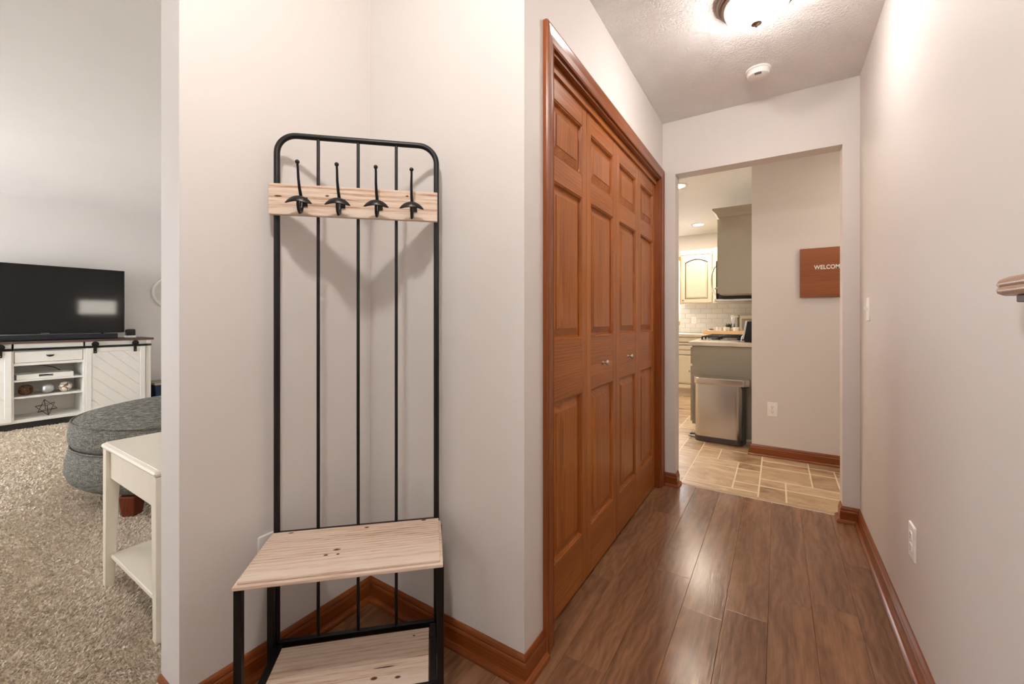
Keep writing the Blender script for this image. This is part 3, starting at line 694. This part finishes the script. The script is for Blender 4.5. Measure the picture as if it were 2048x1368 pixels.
# ------------------------------------------------------------------ kitchen: stove run on the right
def shaker_front(parent, axis, c, a0, a1, z0, z1, mat, thick=.019, name='door', knob=None, arch=False):
    """raised-panel front lying in plane axis=c, facing towards the negative axis"""
    fr = .055
    def q(a, d, z): return (c-d, a, z) if axis == 0 else (a, c-d, z)
    def bx(m, a, b, d0, d1, za, zb):
        p, r_ = q(a, d0, za), q(b, d1, zb); m.box(min(p[0], r_[0]), max(p[0], r_[0]), min(p[1], r_[1]), max(p[1], r_[1]), za, zb)
    m = MB(); bx(m, a0, a0+fr, 0, thick, z0, z1); bx(m, a1-fr, a1, 0, thick, z0, z1); bx(m, a0+fr, a1-fr, 0, thick, z0, z0+fr)
    if not arch: bx(m, a0+fr, a1-fr, 0, thick, z1-fr, z1)
    else:
        n = 14; w = a1-a0-2*fr; top = []; vs = []; fs = []
        for k in range(n+1):
            t = k/n; a = a0+fr+w*t; zz = z1-fr-.05*(1-math.sin(PI*t)) 
            vs += [q(a, thick, zz), q(a, thick, z1), q(a, 0, zz), q(a, 0, z1)]
        for k in range(n):
            i = k*4; j = i+4; fs += [(i, j, j+1, i+1), (i+2, i+3, j+3, j+2), (i, i+2, j+2, j), (i+1, j+1, j+3, i+3)]
        m.add(vs, fs)
    d = m.build(name, mat, parent, bevel=.002)
    if arch:
        n = 14; w = a1-a0-2*fr; out = []; inn = []
        def loop(ins, dd):
            l = [q(a0+fr+ins, dd, z0+fr+ins), q(a1-fr-ins, dd, z0+fr+ins)]
            for k in range(n, -1, -1):
                t = k/n; a = a0+fr+ins+(w-2*ins)*t; l.append(q(a, dd, z1-fr-.05*(1-math.sin(PI*t))-ins))
            return l
        MB().loft([loop(0, .003), loop(.008, .003), loop(.03, .014), loop(.034, .015)]).build('panel', mat, d)
    else:
        def loop(ins, dd): return [q(a0+fr+ins, dd, z0+fr+ins), q(a1-fr-ins, dd, z0+fr+ins), q(a1-fr-ins, dd, z1-fr-ins), q(a0+fr+ins, dd, z1-fr-ins)]
        MB().loft([loop(0, .003), loop(.008, .003), loop(.03, .014), loop(.034, .015)]).build('panel', mat, d)
    if knob:
        ka, kz = knob; p = q(ka, thick, kz)
        pr = [(0, 0), (.006, 0), (.005, -.012), (.013, -.018), (.012, -.025), (0, -.027)]
        MB().lathe([(a, b) for a, b in pr], p, axis, 16).build('knob', NICKEL, d, smooth=True)
    return d
XS = -.70
T = thing('base_cabinet', 'taupe base cabinet with plain end panel behind the trash can', 'cabinet', (-.4, 4.5, 0))
l = lambda x, y: (x+.4, y-4.5)
MB().box(*[v for v in (XS+.4, -.105+.4)], 4.345-4.5, 4.72-4.5, .10, .86).build('body', TAUPE, T)
tag(MB().box(XS+.4, -.105+.4, 4.328-4.5, 4.345-4.5, .10, .86).box(XS+.075+.4, -.105+.4, 4.328-4.5, 4.345-4.5, 0, .10).build('end_panel', TAUPE, T, bevel=.002), 'flat taupe end panel')
B(XS+.06+.4, -.105+.4, 4.345-4.5, 4.72-4.5, 0, .10).build('toe_kick', DPLAST, T)
shaker_front(T, 0, XS+.4, 4.36-4.5, 4.71-4.5, .12, .66, TAUPE, knob=(4.40-4.5, .60))
shaker_front(T, 0, XS+.4, 4.36-4.5, 4.71-4.5, .68, .84, TAUPE, name='drawer', knob=(4.53-4.5, .76))
B(-.24+.4, -.115+.4, 4.322-4.5, 4.328-4.5, 0, .018).build('shoe_strip', CREAM, T)
for k, (a, b) in enumerate(((4.72, 5.50), (5.50, 6.32))):
    T = thing('base_cabinet', ('taupe base cabinet under the gas cooktop', 'taupe base cabinet between cooktop and far corner')[k], 'cabinet', (-.4, (a+b)/2, 0)); c = (a+b)/2
    B(XS+.4, -.105+.4, a-c, b-c, .10, .86).build('body', TAUPE, T); B(XS+.46, -.105+.4, a-c, b-c, 0, .10).build('toe_kick', DPLAST, T)
    shaker_front(T, 0, XS+.4, a-c+.01, -.005, .12, .84, TAUPE, knob=(-.04, .76)); shaker_front(T, 0, XS+.4, .005, b-c-.01, .12, .84, TAUPE, knob=(.04, .76))
o = MB().loft([[(-.728, 4.300, .862), (-.102, 4.300, .862), (-.102, 6.34, .862), (-.728, 6.34, .862)], [(-.728, 4.300, .900), (-.102, 4.300, .900), (-.102, 6.34, .900), (-.728, 6.34, .900)]]).build('countertop', COUNTER, at=(-.4, 5.3, .862), bevel=.004)
tag(o, 'light countertop of the stove run above the trash can', 'countertop')
# gas cooktop
T = thing('gas_cooktop', 'stainless gas cooktop with black cast iron grates', 'cooktop', (-.42, 4.98, .900))
B(-.255, .25, -.38, .38, 0, .008).build('tray', STEEL, T, bevel=.003)
for gy in (-.25, 0, .25):
    m = MB(); a, b = gy-.115, gy+.115
    for yy in (a, gy, b): m.box(-.23, .23, yy-.006, yy+.006, .030, .042, g=0)
    for xx in (-.23, -.08, .08, .23): m.box(xx-.006, xx+.006, a, b, .028, .042)
    for xx in (-.23, .23):
        for yy in (a, b): m.box(xx-.008, xx+.008, yy-.008, yy+.008, .008, .030)
    m.build('grate', CASTI, T, bevel=.002)
    for xx in (-.12, .12): MB().lathe([(0, .008), (.045, .008), (.045, .018), (.03, .024), (0, .024)], (xx, gy, 0), 2, 20).build('burner', CASTI, T)
# upper cabinet with crown, end panel to the viewer
def crown(path, z, parent, off, mat):
    CR = [(-d, h) for d, h in ((0, 0), (.008, 0), (.012, .010), (.02, .03), (.045, .055), (.052, .062), (.052, .078), (0, .078))]
    return MB().sweep([(a-off[0], b-off[1]) for a, b in path], [(d, h+z) for d, h in CR], lambda a, b, h: (a, b, h)).build('crown_molding', mat, parent)
XU = -.462
T = thing('upper_cabinet', 'taupe wall cabinet with crown molding seen from its end', 'cabinet', (-.28, 4.5, 1.352)); zb = 1.352
B(XU+.28, -.105+.28, 4.330-4.5, 4.70-4.5, 0, .73).build('body', TAUPE, T)
B(XU+.04+.28, -.105+.28, 4.325-4.5, 4.330-4.5, .012, .70).build('end_panel', TAUPE, T)
shaker_front(T, 0, XU+.28, 4.34-4.5, 4.69-4.5, .01, .71, TAUPE, knob=(4.37-4.5, .06), arch=True)
crown([(-.105, 4.325), (XU-.002, 4.325), (XU-.002, 4.70)][::-1], .722, T, (-.28, 4.5), TAUPE)
T = thing('upper_cabinet', 'short taupe wall cabinet above the microwave', 'cabinet', (-.28, 5.08, 1.72))
B(XU+.28, -.105+.28, 4.70-5.08, 5.46-5.08, 0, .362).build('body', TAUPE, T)
shaker_front(T, 0, XU+.28, 4.71-5.08, 5.075-5.08, .01, .35, TAUPE); shaker_front(T, 0, XU+.28, 5.085-5.08, 5.45-5.08, .01, .35, TAUPE)
crown([(XU-.002, 5.46), (XU-.002, 4.70)], .354, T, (-.28, 5.08), TAUPE)
T = thing('microwave', 'black over-the-range microwave with curved white handle', 'microwave', (-.31, 5.08, 1.295))
B(-.20, .205, -.378, .378, .03, .42).build('body', plain('microwave_case', (40, 38, 37), .4), T, bevel=.004)
tag(B(-.222, -.20, -.376, .376, .03, .42)  .build('door', plain('microwave_door', (12, 12, 13), .5, 0, .15), T, bevel=.004), 'dark black microwave door')
MB().tube([(-.222, -.335, .07), (-.25, -.335, .10), (-.272, -.335, .16), (-.276, -.335, .22), (-.272, -.335, .28), (-.25, -.335, .35), (-.222, -.335, .38)], .009, 10).build('handle', WHITE, T, smooth=True)
MB().box(-.24, .205, -.378, .378, 0, .03).build('vent_bottom', STEEL, T, bevel=.006)
T = thing('upper_cabinet', 'taupe wall cabinet between microwave and kitchen corner', 'cabinet', (-.28, 5.85, 1.352))
B(XU+.28, -.105+.28, 5.46-5.85, 6.33-5.85, 0, .73).build('body', TAUPE, T)
shaker_front(T, 0, XU+.28, 5.47-5.85, 6.32-5.85, .01, .71, TAUPE, arch=True)
crown([(XU-.002, 6.33), (XU-.002, 5.46)], .722, T, (-.28, 5.85), TAUPE)
# far run
T = thing('upper_cabinet', 'cream wall cabinet with arched raised panel door on the far wall', 'cabinet', (-1.0, 6.83, 1.352))
B(-.235, .20, -.17, .168, 0, .73).build('body', CREAM, T)
shaker_front(T, 1, -.17, -.228, .195, .01, .715, CREAM, knob=(-.20, .045), arch=True)
crown([(.20, 6.66-6.83), (-.237, 6.66-6.83), (-.237, .168)], .722, T, (0, 0), CREAM)
T = thing('corner_cabinet', 'cream diagonal corner wall cabinet beside the arched door', 'cabinet', (-.45, 6.7, 1.352))
pts = [(-.798, 6.66), (-.465, 6.335), (-.105, 6.335), (-.105, 6.998), (-.798, 6.998)]
MB().loft([[(a+.45, b-6.7, 0) for a, b in pts], [(a+.45, b-6.7, .73) for a, b in pts]]).build('body', CREAM, T)
crown([(-.465, 6.335), (-.798, 6.66)], .722, T, (-.45, 6.7), CREAM)
dx, dy = .333, -.325; L_ = math.hypot(dx, dy); nx_, ny_ = dy/L_, -dx/L_
vs = lambda t, d, z: (-.798+dx*t+nx_*d+.45, 6.66+dy*t+ny_*d-6.7, z)
MB().loft([[vs(.06, 0, .02), vs(.94, 0, .02), vs(.94, 0, .71), vs(.06, 0, .71)], [vs(.06, .018, .02), vs(.94, .018, .02), vs(.94, .018, .71), vs(.06, .018, .71)]]).build('door', CREAM, T, bevel=.003)
for k, (a, b) in enumerate(((-2.6, -1.95), (-1.95, -1.30), (-1.30, -.73))):
    c = (a+b)/2
    T = thing('base_cabinet', ('cream base cabinet under the kitchen window, leftmost of the far run', 'cream base cabinet under the kitchen window, middle of the far run', 'cream base cabinet below the mug tray on the far run')[k], 'cabinet', (c, 6.68, 0))
    B(a-c, b-c, -.31, .31, .10, .86).build('body', CREAM, T); B(a-c, b-c, -.25, .31, 0, .10).build('toe_kick', CREAM, T)
    shaker_front(T, 1, -.31, a-c+.01, b-c-.01, .12, .66, CREAM, knob=(b-c-.05, .6)); shaker_front(T, 1, -.31, a-c+.01, b-c-.01, .68, .84, CREAM, name='drawer', knob=(0, .76))
    if k == 1: B(.05, .30, -.256, -.250, .02, .09).build('vent_grille', GREYM, T)
tag(B(-2.62, -.102, 6.345, 6.998, .862, .900).build('countertop', COUNTER, at=(-1.3, 6.67, .862), bevel=.004), 'light countertop along the far kitchen wall', 'countertop')
bs = struct(B(-1.31, -.10, 6.985, 7.0, .901, 1.352).build('trim_6', plain('bs_grout', (206, 204, 200), .7), at=(-.7, 7.0, .901)), 'white subway tile backsplash on the far wall')
for r_ in range(6):
    z0 = .903+r_*.0755; xo = -1.305-(.076 if r_ % 2 else 0); k = 0
    while xo < -.105:
        a, b = max(xo+.0012, -1.309), min(xo+.1508, -.102)
        if b-a > .02: MB().box(a+.7, b+.7, -.021, -.015, z0-.901, min(z0+.0731, 1.352)-.901).build('tile', BSPL, bs, bevel=.0015, seg=1)
        xo += .152
outlet('white duplex outlet on the tiled far kitchen backsplash', (-1.10, 6.979, 1.10), 0)
# valance
T = thing('window_valance', 'white valance with blue print over the kitchen window', 'curtain', (-1.95, 6.96, 1.72))
L = []
for z in (0, .18, .36):
    L.append([(-.63+1.26*k/40, -.03+.014*math.sin(k*1.7)-(.012 if s_ else 0), z) for s_ in (0, 1) for k in (range(41) if not s_ else range(40, -1, -1))])
MB().loft(L).build('cloth', plain('valance_white', (240, 240, 240), .9), T, smooth=True)
for z in (.0, .14): B(-.64, .64, -.068, -.060, z, z+.03).build('blue_band', BLUEM, T)
# things on the far counter
def mug(label, loc, rz, mat=MUGM):
    T = thing('mug', label, 'mug', loc, rz, 'mugs on the coffee tray')
    MB().lathe([(0, 0), (.036, 0), (.041, .006), (.042, .088), (.039, .090), (.037, .086), (.036, .010), (0, .008)], n=28).build('cup', mat, T, smooth=True, angle=35)
    MB().tube([(.040, 0, .072), (.060, 0, .076), (.070, 0, .060), (.070, 0, .038), (.058, 0, .020), (.040, 0, .022)], .0055, 8).build('handle', mat, T, smooth=True)
    return T
T = thing('serving_tray', 'natural wood tray holding mugs on the far counter', 'tray', (-.62, 6.55, .900))
MB().box(-.27, .24, -.14, .14, 0, .012, g=0).box(-.27, .24, -.14, -.128, .012, .052, g=0).box(-.27, .24, .128, .14, .012, .052, g=0).box(-.27, -.258, -.128, .128, .012, .052).box(.228, .24, -.128, .128, .012, .052).build('tray_body', TRAYW, T, bevel=.002)
mug('white mug with handle at the right end of the coffee tray', (-.48, 6.49, .912), 0)
T2 = mug('white mug with dark round emblem in the middle of the coffee tray', (-.60, 6.50, .912), 2.4)
MB().lathe([(0, 0), (.015, 0), (.015, -.001), (0, -.001)], (.042*math.cos(-PI/2-2.4), .042*math.sin(-PI/2-2.4), .045), 2, 12).build('emblem', SLOT, T2)
mug('small white mug with blue rim at the left of the coffee tray', (-.70, 6.54, .912), 3.4, plain('mug_blue', (226, 226, 226), .3))
T = thing('sugar_pot', 'low white pot with dark lid on the coffee tray', 'pot', (-.80, 6.52, .912))
MB().lathe([(0, 0), (.03, 0), (.042, .02), (.04, .05), (0, .05)], n=24).build('pot', MUGM, T, smooth=True)
MB().lathe([(0, .05), (.032, .05), (.03, .06), (.008, .064), (0, .066)], n=24).build('lid', SLOT, T, smooth=True)
T = thing('leafy_sprig', 'dark green leafy sprig behind the mugs', 'plant', (-.58, 6.60, .912))
MB().lathe([(0, 0), (.035, 0), (.04, .07), (0, .07)], n=16).build('pot', MUGM, T, smooth=True)
for k in range(16):
    a = k*2.4; r_ = .03+.05*(k % 4)/3; z = .09+.02*(k % 3); p = Vector((r_*math.cos(a), r_*math.sin(a), z+.01))
    MB().loft([[tuple(Vector((0, 0, .07)).lerp(p, t)+Vector((math.sin(a), -math.cos(a), 0))*w*s_+Vector((0, 0, .002*u))) for s_, u in ((-1, 0), (1, 0), (1, 1), (-1, 1))] for t, w in ((.15, .003), (.6, .016), (1, .003))]).build('leaf', GREENM, T)
T = thing('canister', 'tall silver canister behind the mug tray', 'canister', (-.52, 6.80, .900))
MB().lathe([(0, 0), (.055, 0), (.055, .24), (0, .24)], n=32).build('body', CHROME, T, smooth=True, angle=30)
MB().lathe([(0, .24), (.058, .24), (.058, .272), (.05, .278), (0, .278)], n=32).build('lid', WHITE, T, smooth=True, angle=30)
T = thing('bread_box', 'beige bread box with white knob on the far counter', 'box', (-.30, 6.845, .900))
B(-.15, .15, -.12, .14, 0, .27).build('body', CREAM, T, bevel=.006); B(-.13, .13, -.132, -.12, .02, .22).build('door', TAUPE, T, bevel=.004)
MB().lathe([(0, 0), (.012, 0), (.016, -.012), (.014, -.022), (0, -.024)], (.05, -.132, .245), 1, 16).build('knob', WHITE, T, smooth=True)
T = thing('toaster_oven', 'black countertop oven with slanted silver edge near the wall', 'appliance', (-.215, 4.47, .900))
MB().loft([[(-.045, -.10, .004), (.10, -.10, .004), (.10, .12, .004), (-.045, .12, .004)], [(-.015, -.10, .195), (.10, -.10, .195), (.10, .12, .195), (-.015, .12, .195)]]).build('body', BGLOSS, T, bevel=.006)
MB().loft([[(-.062, -.105, .03), (-.046, -.105, .03), (-.046, .125, .03), (-.062, .125, .03)], [(-.030, -.105, .205), (-.016, -.105, .205), (-.016, .125, .205), (-.030, .125, .205)]]).build('side_frame', CHROME, T, bevel=.002)
MB().tube([(-.07, -.1, .002), (-.062, -.1, .05), (-.05, -.1, .07)], .005, 8).build('foot', CHROME, T, smooth=True)
# recessed ceiling lights
def downlight(label, x, y, lens=None):
    T = thing('recessed_light', label, 'ceiling light', (x, y, HC), 0, 'recessed kitchen lights')
    MB().lathe([(.062, 0), (.088, 0), (.088, -.005), (.080, -.008), (.066, -.008), (.062, 0)], n=32).build('trim_ring', WHITE, T, smooth=True)
    MB().lathe([(0, -.002), (.062, -.002), (.062, -.005), (.03, -.010), (0, -.011)], n=32).build('lens', lens or LAMPK, T, smooth=True)
downlight('recessed ceiling light just inside the kitchen', -.83, 4.33)
downlight('recessed ceiling light near the far kitchen cabinets', -.93, 6.25)
downlight('recessed ceiling light in the passage right of the kitchen opening', .72, 3.32, emitter('passage_lamp_lens', (255, 240, 222), 110))
downlight('recessed ceiling light over the left half of the kitchen', -2.2, 4.33)
downlight('recessed ceiling light near the kitchen window', -2.2, 6.25)

# ------------------------------------------------------------------ living room: console
XCF, YC = -6.42, 1.010
def console():
    T = thing('tv_console', 'white barn-door media console with dark wooden top', 'console', (XCF, YC, 0))
    H = .828; D = .385
    m = MB(); m.box(-D, -.0, -H, -H+.05, .068, .868).box(-D, 0, H-.05, H, .068, .868).box(-D, 0, -H+.05, H-.05, .068, .10, g=1).box(-D, -D+.01, -H+.05, H-.05, .10, .868).box(-D+.01, 0, -.262, -.244, .10, .868).box(-D+.01, 0, .244, .262, .10, .868).box(-D+.01, 0, -H+.05, H-.05, .79, .868, g=1)
    m.build('carcass', WHITE, T, bevel=.002)
    tag(B(-D-.015, .022, -H-.022, H+.022, .868, .892, g=1).build('top', DARKTOPW, T, bevel=.003), 'dark oak top board')
    B(-D+.02, -.015, -H+.03, H-.03, 0, .068).build('plinth', SLOT, T)
    for z in (.499, .331): B(-D+.01, -.004, -.244, .244, z-.018, z, g=1).build('shelf', WHITE, T, bevel=.001)
    d = B(-.02, .002, -.240, .240, .676, .786, g=1).build('drawer', WHITE, T, bevel=.002)
    B(-D+.01, 0, -.244, .244, .645, .672, g=1).build('shelf', WHITE, T)
    L = [[(.002+.020*math.sin(t)*1.0, .028*math.cos(PI*k/12), .742-.020*math.sin(PI*k/12)*1.0) for k in range(13)] for t in (0, .8, 1.57)]
    MB().loft([[(.002, .030*math.cos(PI*k/10), .745-.022*math.sin(PI*k/10)) for k in range(11)], [(.018, .026*math.cos(PI*k/10), .745-.016*math.sin(PI*k/10)) for k in range(11)], [(.022, .018*math.cos(PI*k/10), .745-.008*math.sin(PI*k/10)) for k in range(11)]]).build('cup_pull', BLACK, d)
    tag(B(.016, .022, -H+.005, H-.002, .797, .821).build('rail', BLACK, T), 'black barn-door rail')
    def clip(poly, a, b, c):      # keep a*y+b*z<=c
        out = []
        for i in range(len(poly)):
            p, q_ = poly[i-1], poly[i]; fp, fq = a*p[0]+b*p[1]-c, a*q_[0]+b*q_[1]-c
            if (fp <= 0) != (fq <= 0): t = fp/(fp-fq); out.append((p[0]+(q_[0]-p[0])*t, p[1]+(q_[1]-p[1])*t))
            if fq <= 0: out.append(q_)
        return out
    for s_ in (1, -1):
        y0, y1 = (.262, .770) if s_ > 0 else (-.770, -.262); z0, z1 = .085, .795; fr = .045
        m = MB().box(.002, .018, y0, y0+fr, z0, z1).box(.002, .018, y1-fr, y1, z0, z1).box(.002, .018, y0+fr, y1-fr, z0, z0+fr, g=1).box(.002, .018, y0+fr, y1-fr, z1-fr, z1, g=1).box(.002, .008, y0+fr, y1-fr, z0+fr, z1-fr)
        dr = m.build('barn_door', WHITE, T, bevel=.0015, seg=1)
        sl = 1/math.sqrt(2); w = .093; pw = .006
        for k in range(-14, 20):
            # diagonal boards falling to the right
            lo, hi = k*w+pw/2, (k+1)*w-pw/2
            p = [(y0+fr, z0+fr), (y1-fr, z0+fr), (y1-fr, z1-fr), (y0+fr, z1-fr)]
            p = clip(p, sl, sl*s_ if False else sl, hi); 
            if p: p = clip(p, -sl, -sl, -lo)
            if len(p) >= 3: MB().loft([[(.008, a, b) for a, b in p], [(.0135, a, b) for a, b in p]]).build('diagonal_board', WHITE, dr)
        for yy in ((.334, .675) if s_ > 0 else (-.675, -.334)):
            h = B(.0185, .030, yy-.013, yy+.013, .735, .845).build('hanger_strap', BLACK, T, bevel=.001)
            MB().lathe([(0, 0), (.030, 0), (.030, .009), (.010, .012), (0, .012)], (.0305, yy, .838), 0, 24).build('wheel', BLACK, h, smooth=True, angle=30)
            MB().lathe([(0, 0), (.004, 0), (.003, .003), (0, .003)], (.030, yy, .752), 0, 8).build('bolt', NICKEL, h)
console()
# television
T = thing('television', 'flat black television standing on the white console', 'television', (-6.60, 1.0, .892))
tag(B(-.02, .008, -.632, .632, .076, .796).build('screen', SCREEN, T, bevel=.002), 'dark glossy screen')
MB().box(-.03, .011, -.638, -.630, .07, .80).box(-.03, .011, .630, .638, .07, .80).box(-.03, .011, -.630, .630, .794, .80).box(-.03, .011, -.630, .630, .066, .080).build('bezel', TVB, T, bevel=.0015)
B(-.06, -.03, -.5, .5, .12, .55).build('back_housing', BLACK, T, bevel=.01)
for yy in (-.45, .45): MB().tube([(-.06, yy, .006), (-.02, yy, .07)], .008, 8).tube([(.09, yy, .006), (-.02, yy, .07)], .008, 8).tube([(-.10, yy, .005), (.10, yy, .005)], .005, 8).build('foot', BLACK, T, smooth=True)
MB().box(.0112, .0122, -.03, .03, .071, .076).build('badge', NICKEL, T)
T = thing('soundbar', 'long black soundbar in front of the television', 'soundbar', (-6.465, 1.02, .892))
MB().loft([[(p[0], -.52, p[1]) for p in rrect(-.035, .035, .002, .060, .012, 0, 4)], [(p[0], .52, p[1]) for p in rrect(-.035, .035, .002, .060, .012, 0, 4)]]).build('body', SOUND, T, smooth=True, angle=30)
for yy in (-.4, .4): B(-.02, .02, yy-.02, yy+.02, 0, .003).build('foot', BLACK, T)
T = thing('digital_clock', 'small dark clock with white foot on the console end', 'clock', (-6.55, 1.682, .892))
MB().loft([[(-.045+.01*(s_ != 0), a, b) if False else (xx, a, b) for a, b in ((-.042, .028), (.042, .028), (.042, .095), (.03, .104), (-.03, .104), (-.042, .095))] for xx, s_ in ((-.03, 0), (.02, 1))]).build('body', BGLOSS, T, bevel=.004)
B(-.05, .03, -.045, .045, .002, .028).build('foot', PLASTIC, T, bevel=.004)
MB().tube([(.02, -.05, .003), (.03, -.09, .003), (.01, -.13, .003)], .002, 6).build('cable', SLOT, T)
# things in the niche
T = thing('serving_tray', 'white rectangular tray with side handles on the upper console shelf', 'tray', (-6.56, .985, .500))
m = MB().box(-.13, .12, -.20, .20, 0, .01, g=1).box(.108, .12, -.20, -.05, .01, .052).box(.108, .12, .05, .20, .01, .052).box(.108, .12, -.05, .05, .01, .02).box(.108, .12, -.05, .05, .042, .052).box(-.13, -.118, -.20, .20, .01, .052).box(-.118, .108, -.20, -.188, .01, .052).box(-.118, .108, .188, .20, .01, .052)
m.build('tray_body', WHITE, T, bevel=.0015)
T = thing('magazine', 'dark magazine lying in the white tray on the console shelf', 'magazine', (-6.56, .93, .511), .1); B(-.08, .08, -.10, .10, 0, .012).build('pages', MUGM, T); B(-.081, .081, -.101, .101, .012, .014).build('cover', plain('cover_grey', (96, 92, 88), .5), T)
tag(MB().tube([(-6.74, .80, .636), (-6.72, .90, .630), (-6.71, 1.0, .618), (-6.72, 1.08, .590), (-6.74, 1.14, .545), (-6.75, 1.20, .505)], .004, 6).build('power_cable', SLOT, at=(-6.72, 1.1, .505), smooth=True), 'black cable hanging inside the console niche', 'cable')
T = thing('rattan_ball', 'brown woven rattan ball on the middle console shelf', 'decor ball', (-6.52, .855, .331), 0, 'decor balls on the console shelf')
for k in range(14):
    ax = Vector((random.uniform(-1, 1), random.uniform(-1, 1), random.uniform(-1, 1))).normalized(); u_ = ax.orthogonal().normalized(); w_ = ax.cross(u_); r_ = .052
    MB().tube([tuple(Vector((0, 0, .056))+(u_*math.cos(a)+w_*math.sin(a))*r_) for a in [2*PI*j/20 for j in range(20)]], .0034, 6, closed=True).build('strand', RATTAN, T, smooth=True)
T = thing('silver_ball', 'ribbed silver ball on the middle console shelf', 'decor ball', (-6.52, 1.005, .331), 0, 'decor balls on the console shelf')
MB().lathe([(max(0, .054*math.sin(PI*k/48)+(.0012 if k % 2 and 2 < k < 46 else 0)), .054-.054*math.cos(PI*k/48)) for k in range(49)], n=32).build('sphere', SILVR, T, smooth=True)
T = thing('mosaic_ball', 'white mosaic ball with brown joints on the middle console shelf', 'decor ball', (-6.52, 1.135, .331), 0, 'decor balls on the console shelf')
MB().sphere((0, 0, .054), .054, 28, 18).build('sphere', MOSAIC, T, smooth=True)
T = thing('wire_star', 'brown metal wire star on the bottom console shelf', 'decor star', (-6.5, .995, .100), .5)
s3 = .062; V8 = [Vector((a, b, c)) for a in (-1, 1) for b in (-1, 1) for c in (-1, 1)]; rot = Matrix.Rotation(.62, 3, 'X') @ Matrix.Rotation(.4, 3, 'Y')
V8 = [rot @ v for v in V8]; zmin = min(v.z for v in V8)
for par in (0, 1):
    idx = [i for i, v in enumerate([(a, b, c) for a in (-1, 1) for b in (-1, 1) for c in (-1, 1)]) if (v[0]*v[1]*v[2] > 0) == bool(par)]
    for i in range(4):
        for j in range(i+1, 4):
            MB().tube([tuple((V8[idx[i]]-Vector((0, 0, zmin)))*s3*.80+Vector((0, 0, .003))), tuple((V8[idx[j]]-Vector((0, 0, zmin)))*s3*.80+Vector((0, 0, .003)))], .003, 6).build('wire', WIRE, T, smooth=True)
# round wall decor
T = thing('wall_medallion', 'round white slatted wall decor right of the television', 'wall decor', (XL, 2.165, 1.465))
MB().tube([(.02, .195*math.cos(a), .195*math.sin(a)) for a in [2*PI*k/48 for k in range(48)]], .015, 8, closed=True).build('rim', WHITE, T, smooth=True)
for k in range(19):
    z = -.17+k*.0189; hw = math.sqrt(max(0, .188**2-z*z)); B(.008, .016, -hw, hw, z-.006, z+.006).build('slat', WHITE, T)
B(0, .008, -.006, .006, -.19, .19).build('backing_bar', CREAMW, T)
# navy bin
T = thing('storage_bin', 'navy fabric storage bin on the carpet beside the console', 'bin', (-6.6, 2.07, 0))
MB().loft([rrect(-.15, .15, -.165, .17, .03, .002, 4), rrect(-.17, .17, -.185, .19, .03, .30, 4)]).build('body', NAVY, T, smooth=True, angle=30)
MB().loft([rrect(-.176, .176, -.19, .195, .03, .30, 4), rrect(-.176, .176, -.19, .195, .03, .325, 4)]).build('lid', plain('bin_lid', (150, 142, 130), .8), T, smooth=True, angle=30)
# ottoman
def ottoman():
    T = thing('ottoman', 'round grey tweed ottoman with wooden feet on the carpet', 'ottoman', (-3.44, 1.262, 0))
    R = .640
    n = 72
    bot = [(R-.10, .118), (R-.03, .128), (R+.008, .165), (R+.022, .215), (R+.020, .27), (R+.008, .32), (R-.008, .346)]
    MB().lathe([(0, .118)]+bot+[(R-.03, .352), (0, .352)], n=n).build('base_cushion', TWEED, T, smooth=True, angle=60)
    top = [(R-.03, .352), (R-.008, .360), (R+.006, .39), (R+.008, .43), (R+.002, .475), (R-.012, .500), (R-.04, .516), (R-.12, .534), (R-.25, .546), (.2, .552), (0, .553)]
    MB().lathe([(0, .352)]+top, n=n).build('seat_cushion', TWEED, T, smooth=True, angle=60)
    for r_, z in ((R-.002, .353), (R-.007, .5015)): MB().tube([(r_*math.cos(a), r_*math.sin(a), z) for a in [2*PI*k/n for k in range(n)]], .0055, 8, closed=True).build('piping', TWEED, T, smooth=True)
    for a in (-53, 37, 127, 217):
        a = math.radians(a); x, y = .575*math.cos(a), .575*math.sin(a)
        L = [[(x+s_*math.cos(a+PI/4+PI/2*k), y+s_*math.sin(a+PI/4+PI/2*k), z) for k in range(4)] for s_, z in ((.046, 0), (.062, .12))]
        MB().loft(L).build('foot', CHERRYW, T, bevel=.006)
ottoman()
# end table
T = thing('end_table', 'ivory painted end table with lower shelf behind the partition', 'table', (-2.085, .78, 0))
hx, hy = .305, .262
MB().loft([rrect(-hx+.012, hx-.012, -hy+.012, hy-.012, .004, .574, 3), rrect(-hx+.004, hx-.004, -hy+.004, hy-.004, .006, .577, 3), rrect(-hx, hx, -hy, hy, .008, .586, 3), rrect(-hx+.003, hx-.003, -hy+.003, hy-.003, .007, .594, 3), rrect(-hx+.012, hx-.012, -hy+.012, hy-.012, .006, .598, 3), rrect(-hx+.013, hx-.013, -hy+.013, hy-.013, .006, .600, 3)]).build('top', CREAMW, T)
ax, ay = hx-.028, hy-.028
for s_ in (-1, 1):
    B(-ax+.02, ax-.02, s_*ay-.009, s_*ay+.009, .455, .574).build('apron', CREAMW, T); B(s_*ax-.009, s_*ax+.009, -ay+.02, ay-.02, .455, .574).build('apron', CREAMW, T)
    for t in (-1, 1):
        x, y = s_*ax, t*ay
        L = [[(x-s_*(c-.022)+a, y-t*(c-.022)+b, z) for a, b in ((-c, -c), (c, -c), (c, c), (-c, c))] for c, z in ((.015, 0), (.022, .455), (.022, .574))]
        L = [[(x+s_*(.022-c)+a, y+t*(.022-c)+b, z) for a, b in ((-c, -c), (c, -c), (c, c), (-c, c))] for c, z in ((.015, 0), (.022, .45), (.022, .574))]
        MB().loft(L).build('leg', CREAMW, T, bevel=.002)
B(-ax+.01, ax-.01, -ay-.005, ay+.005, .115, .133).build('lower_shelf', CREAMW, T, bevel=.003)
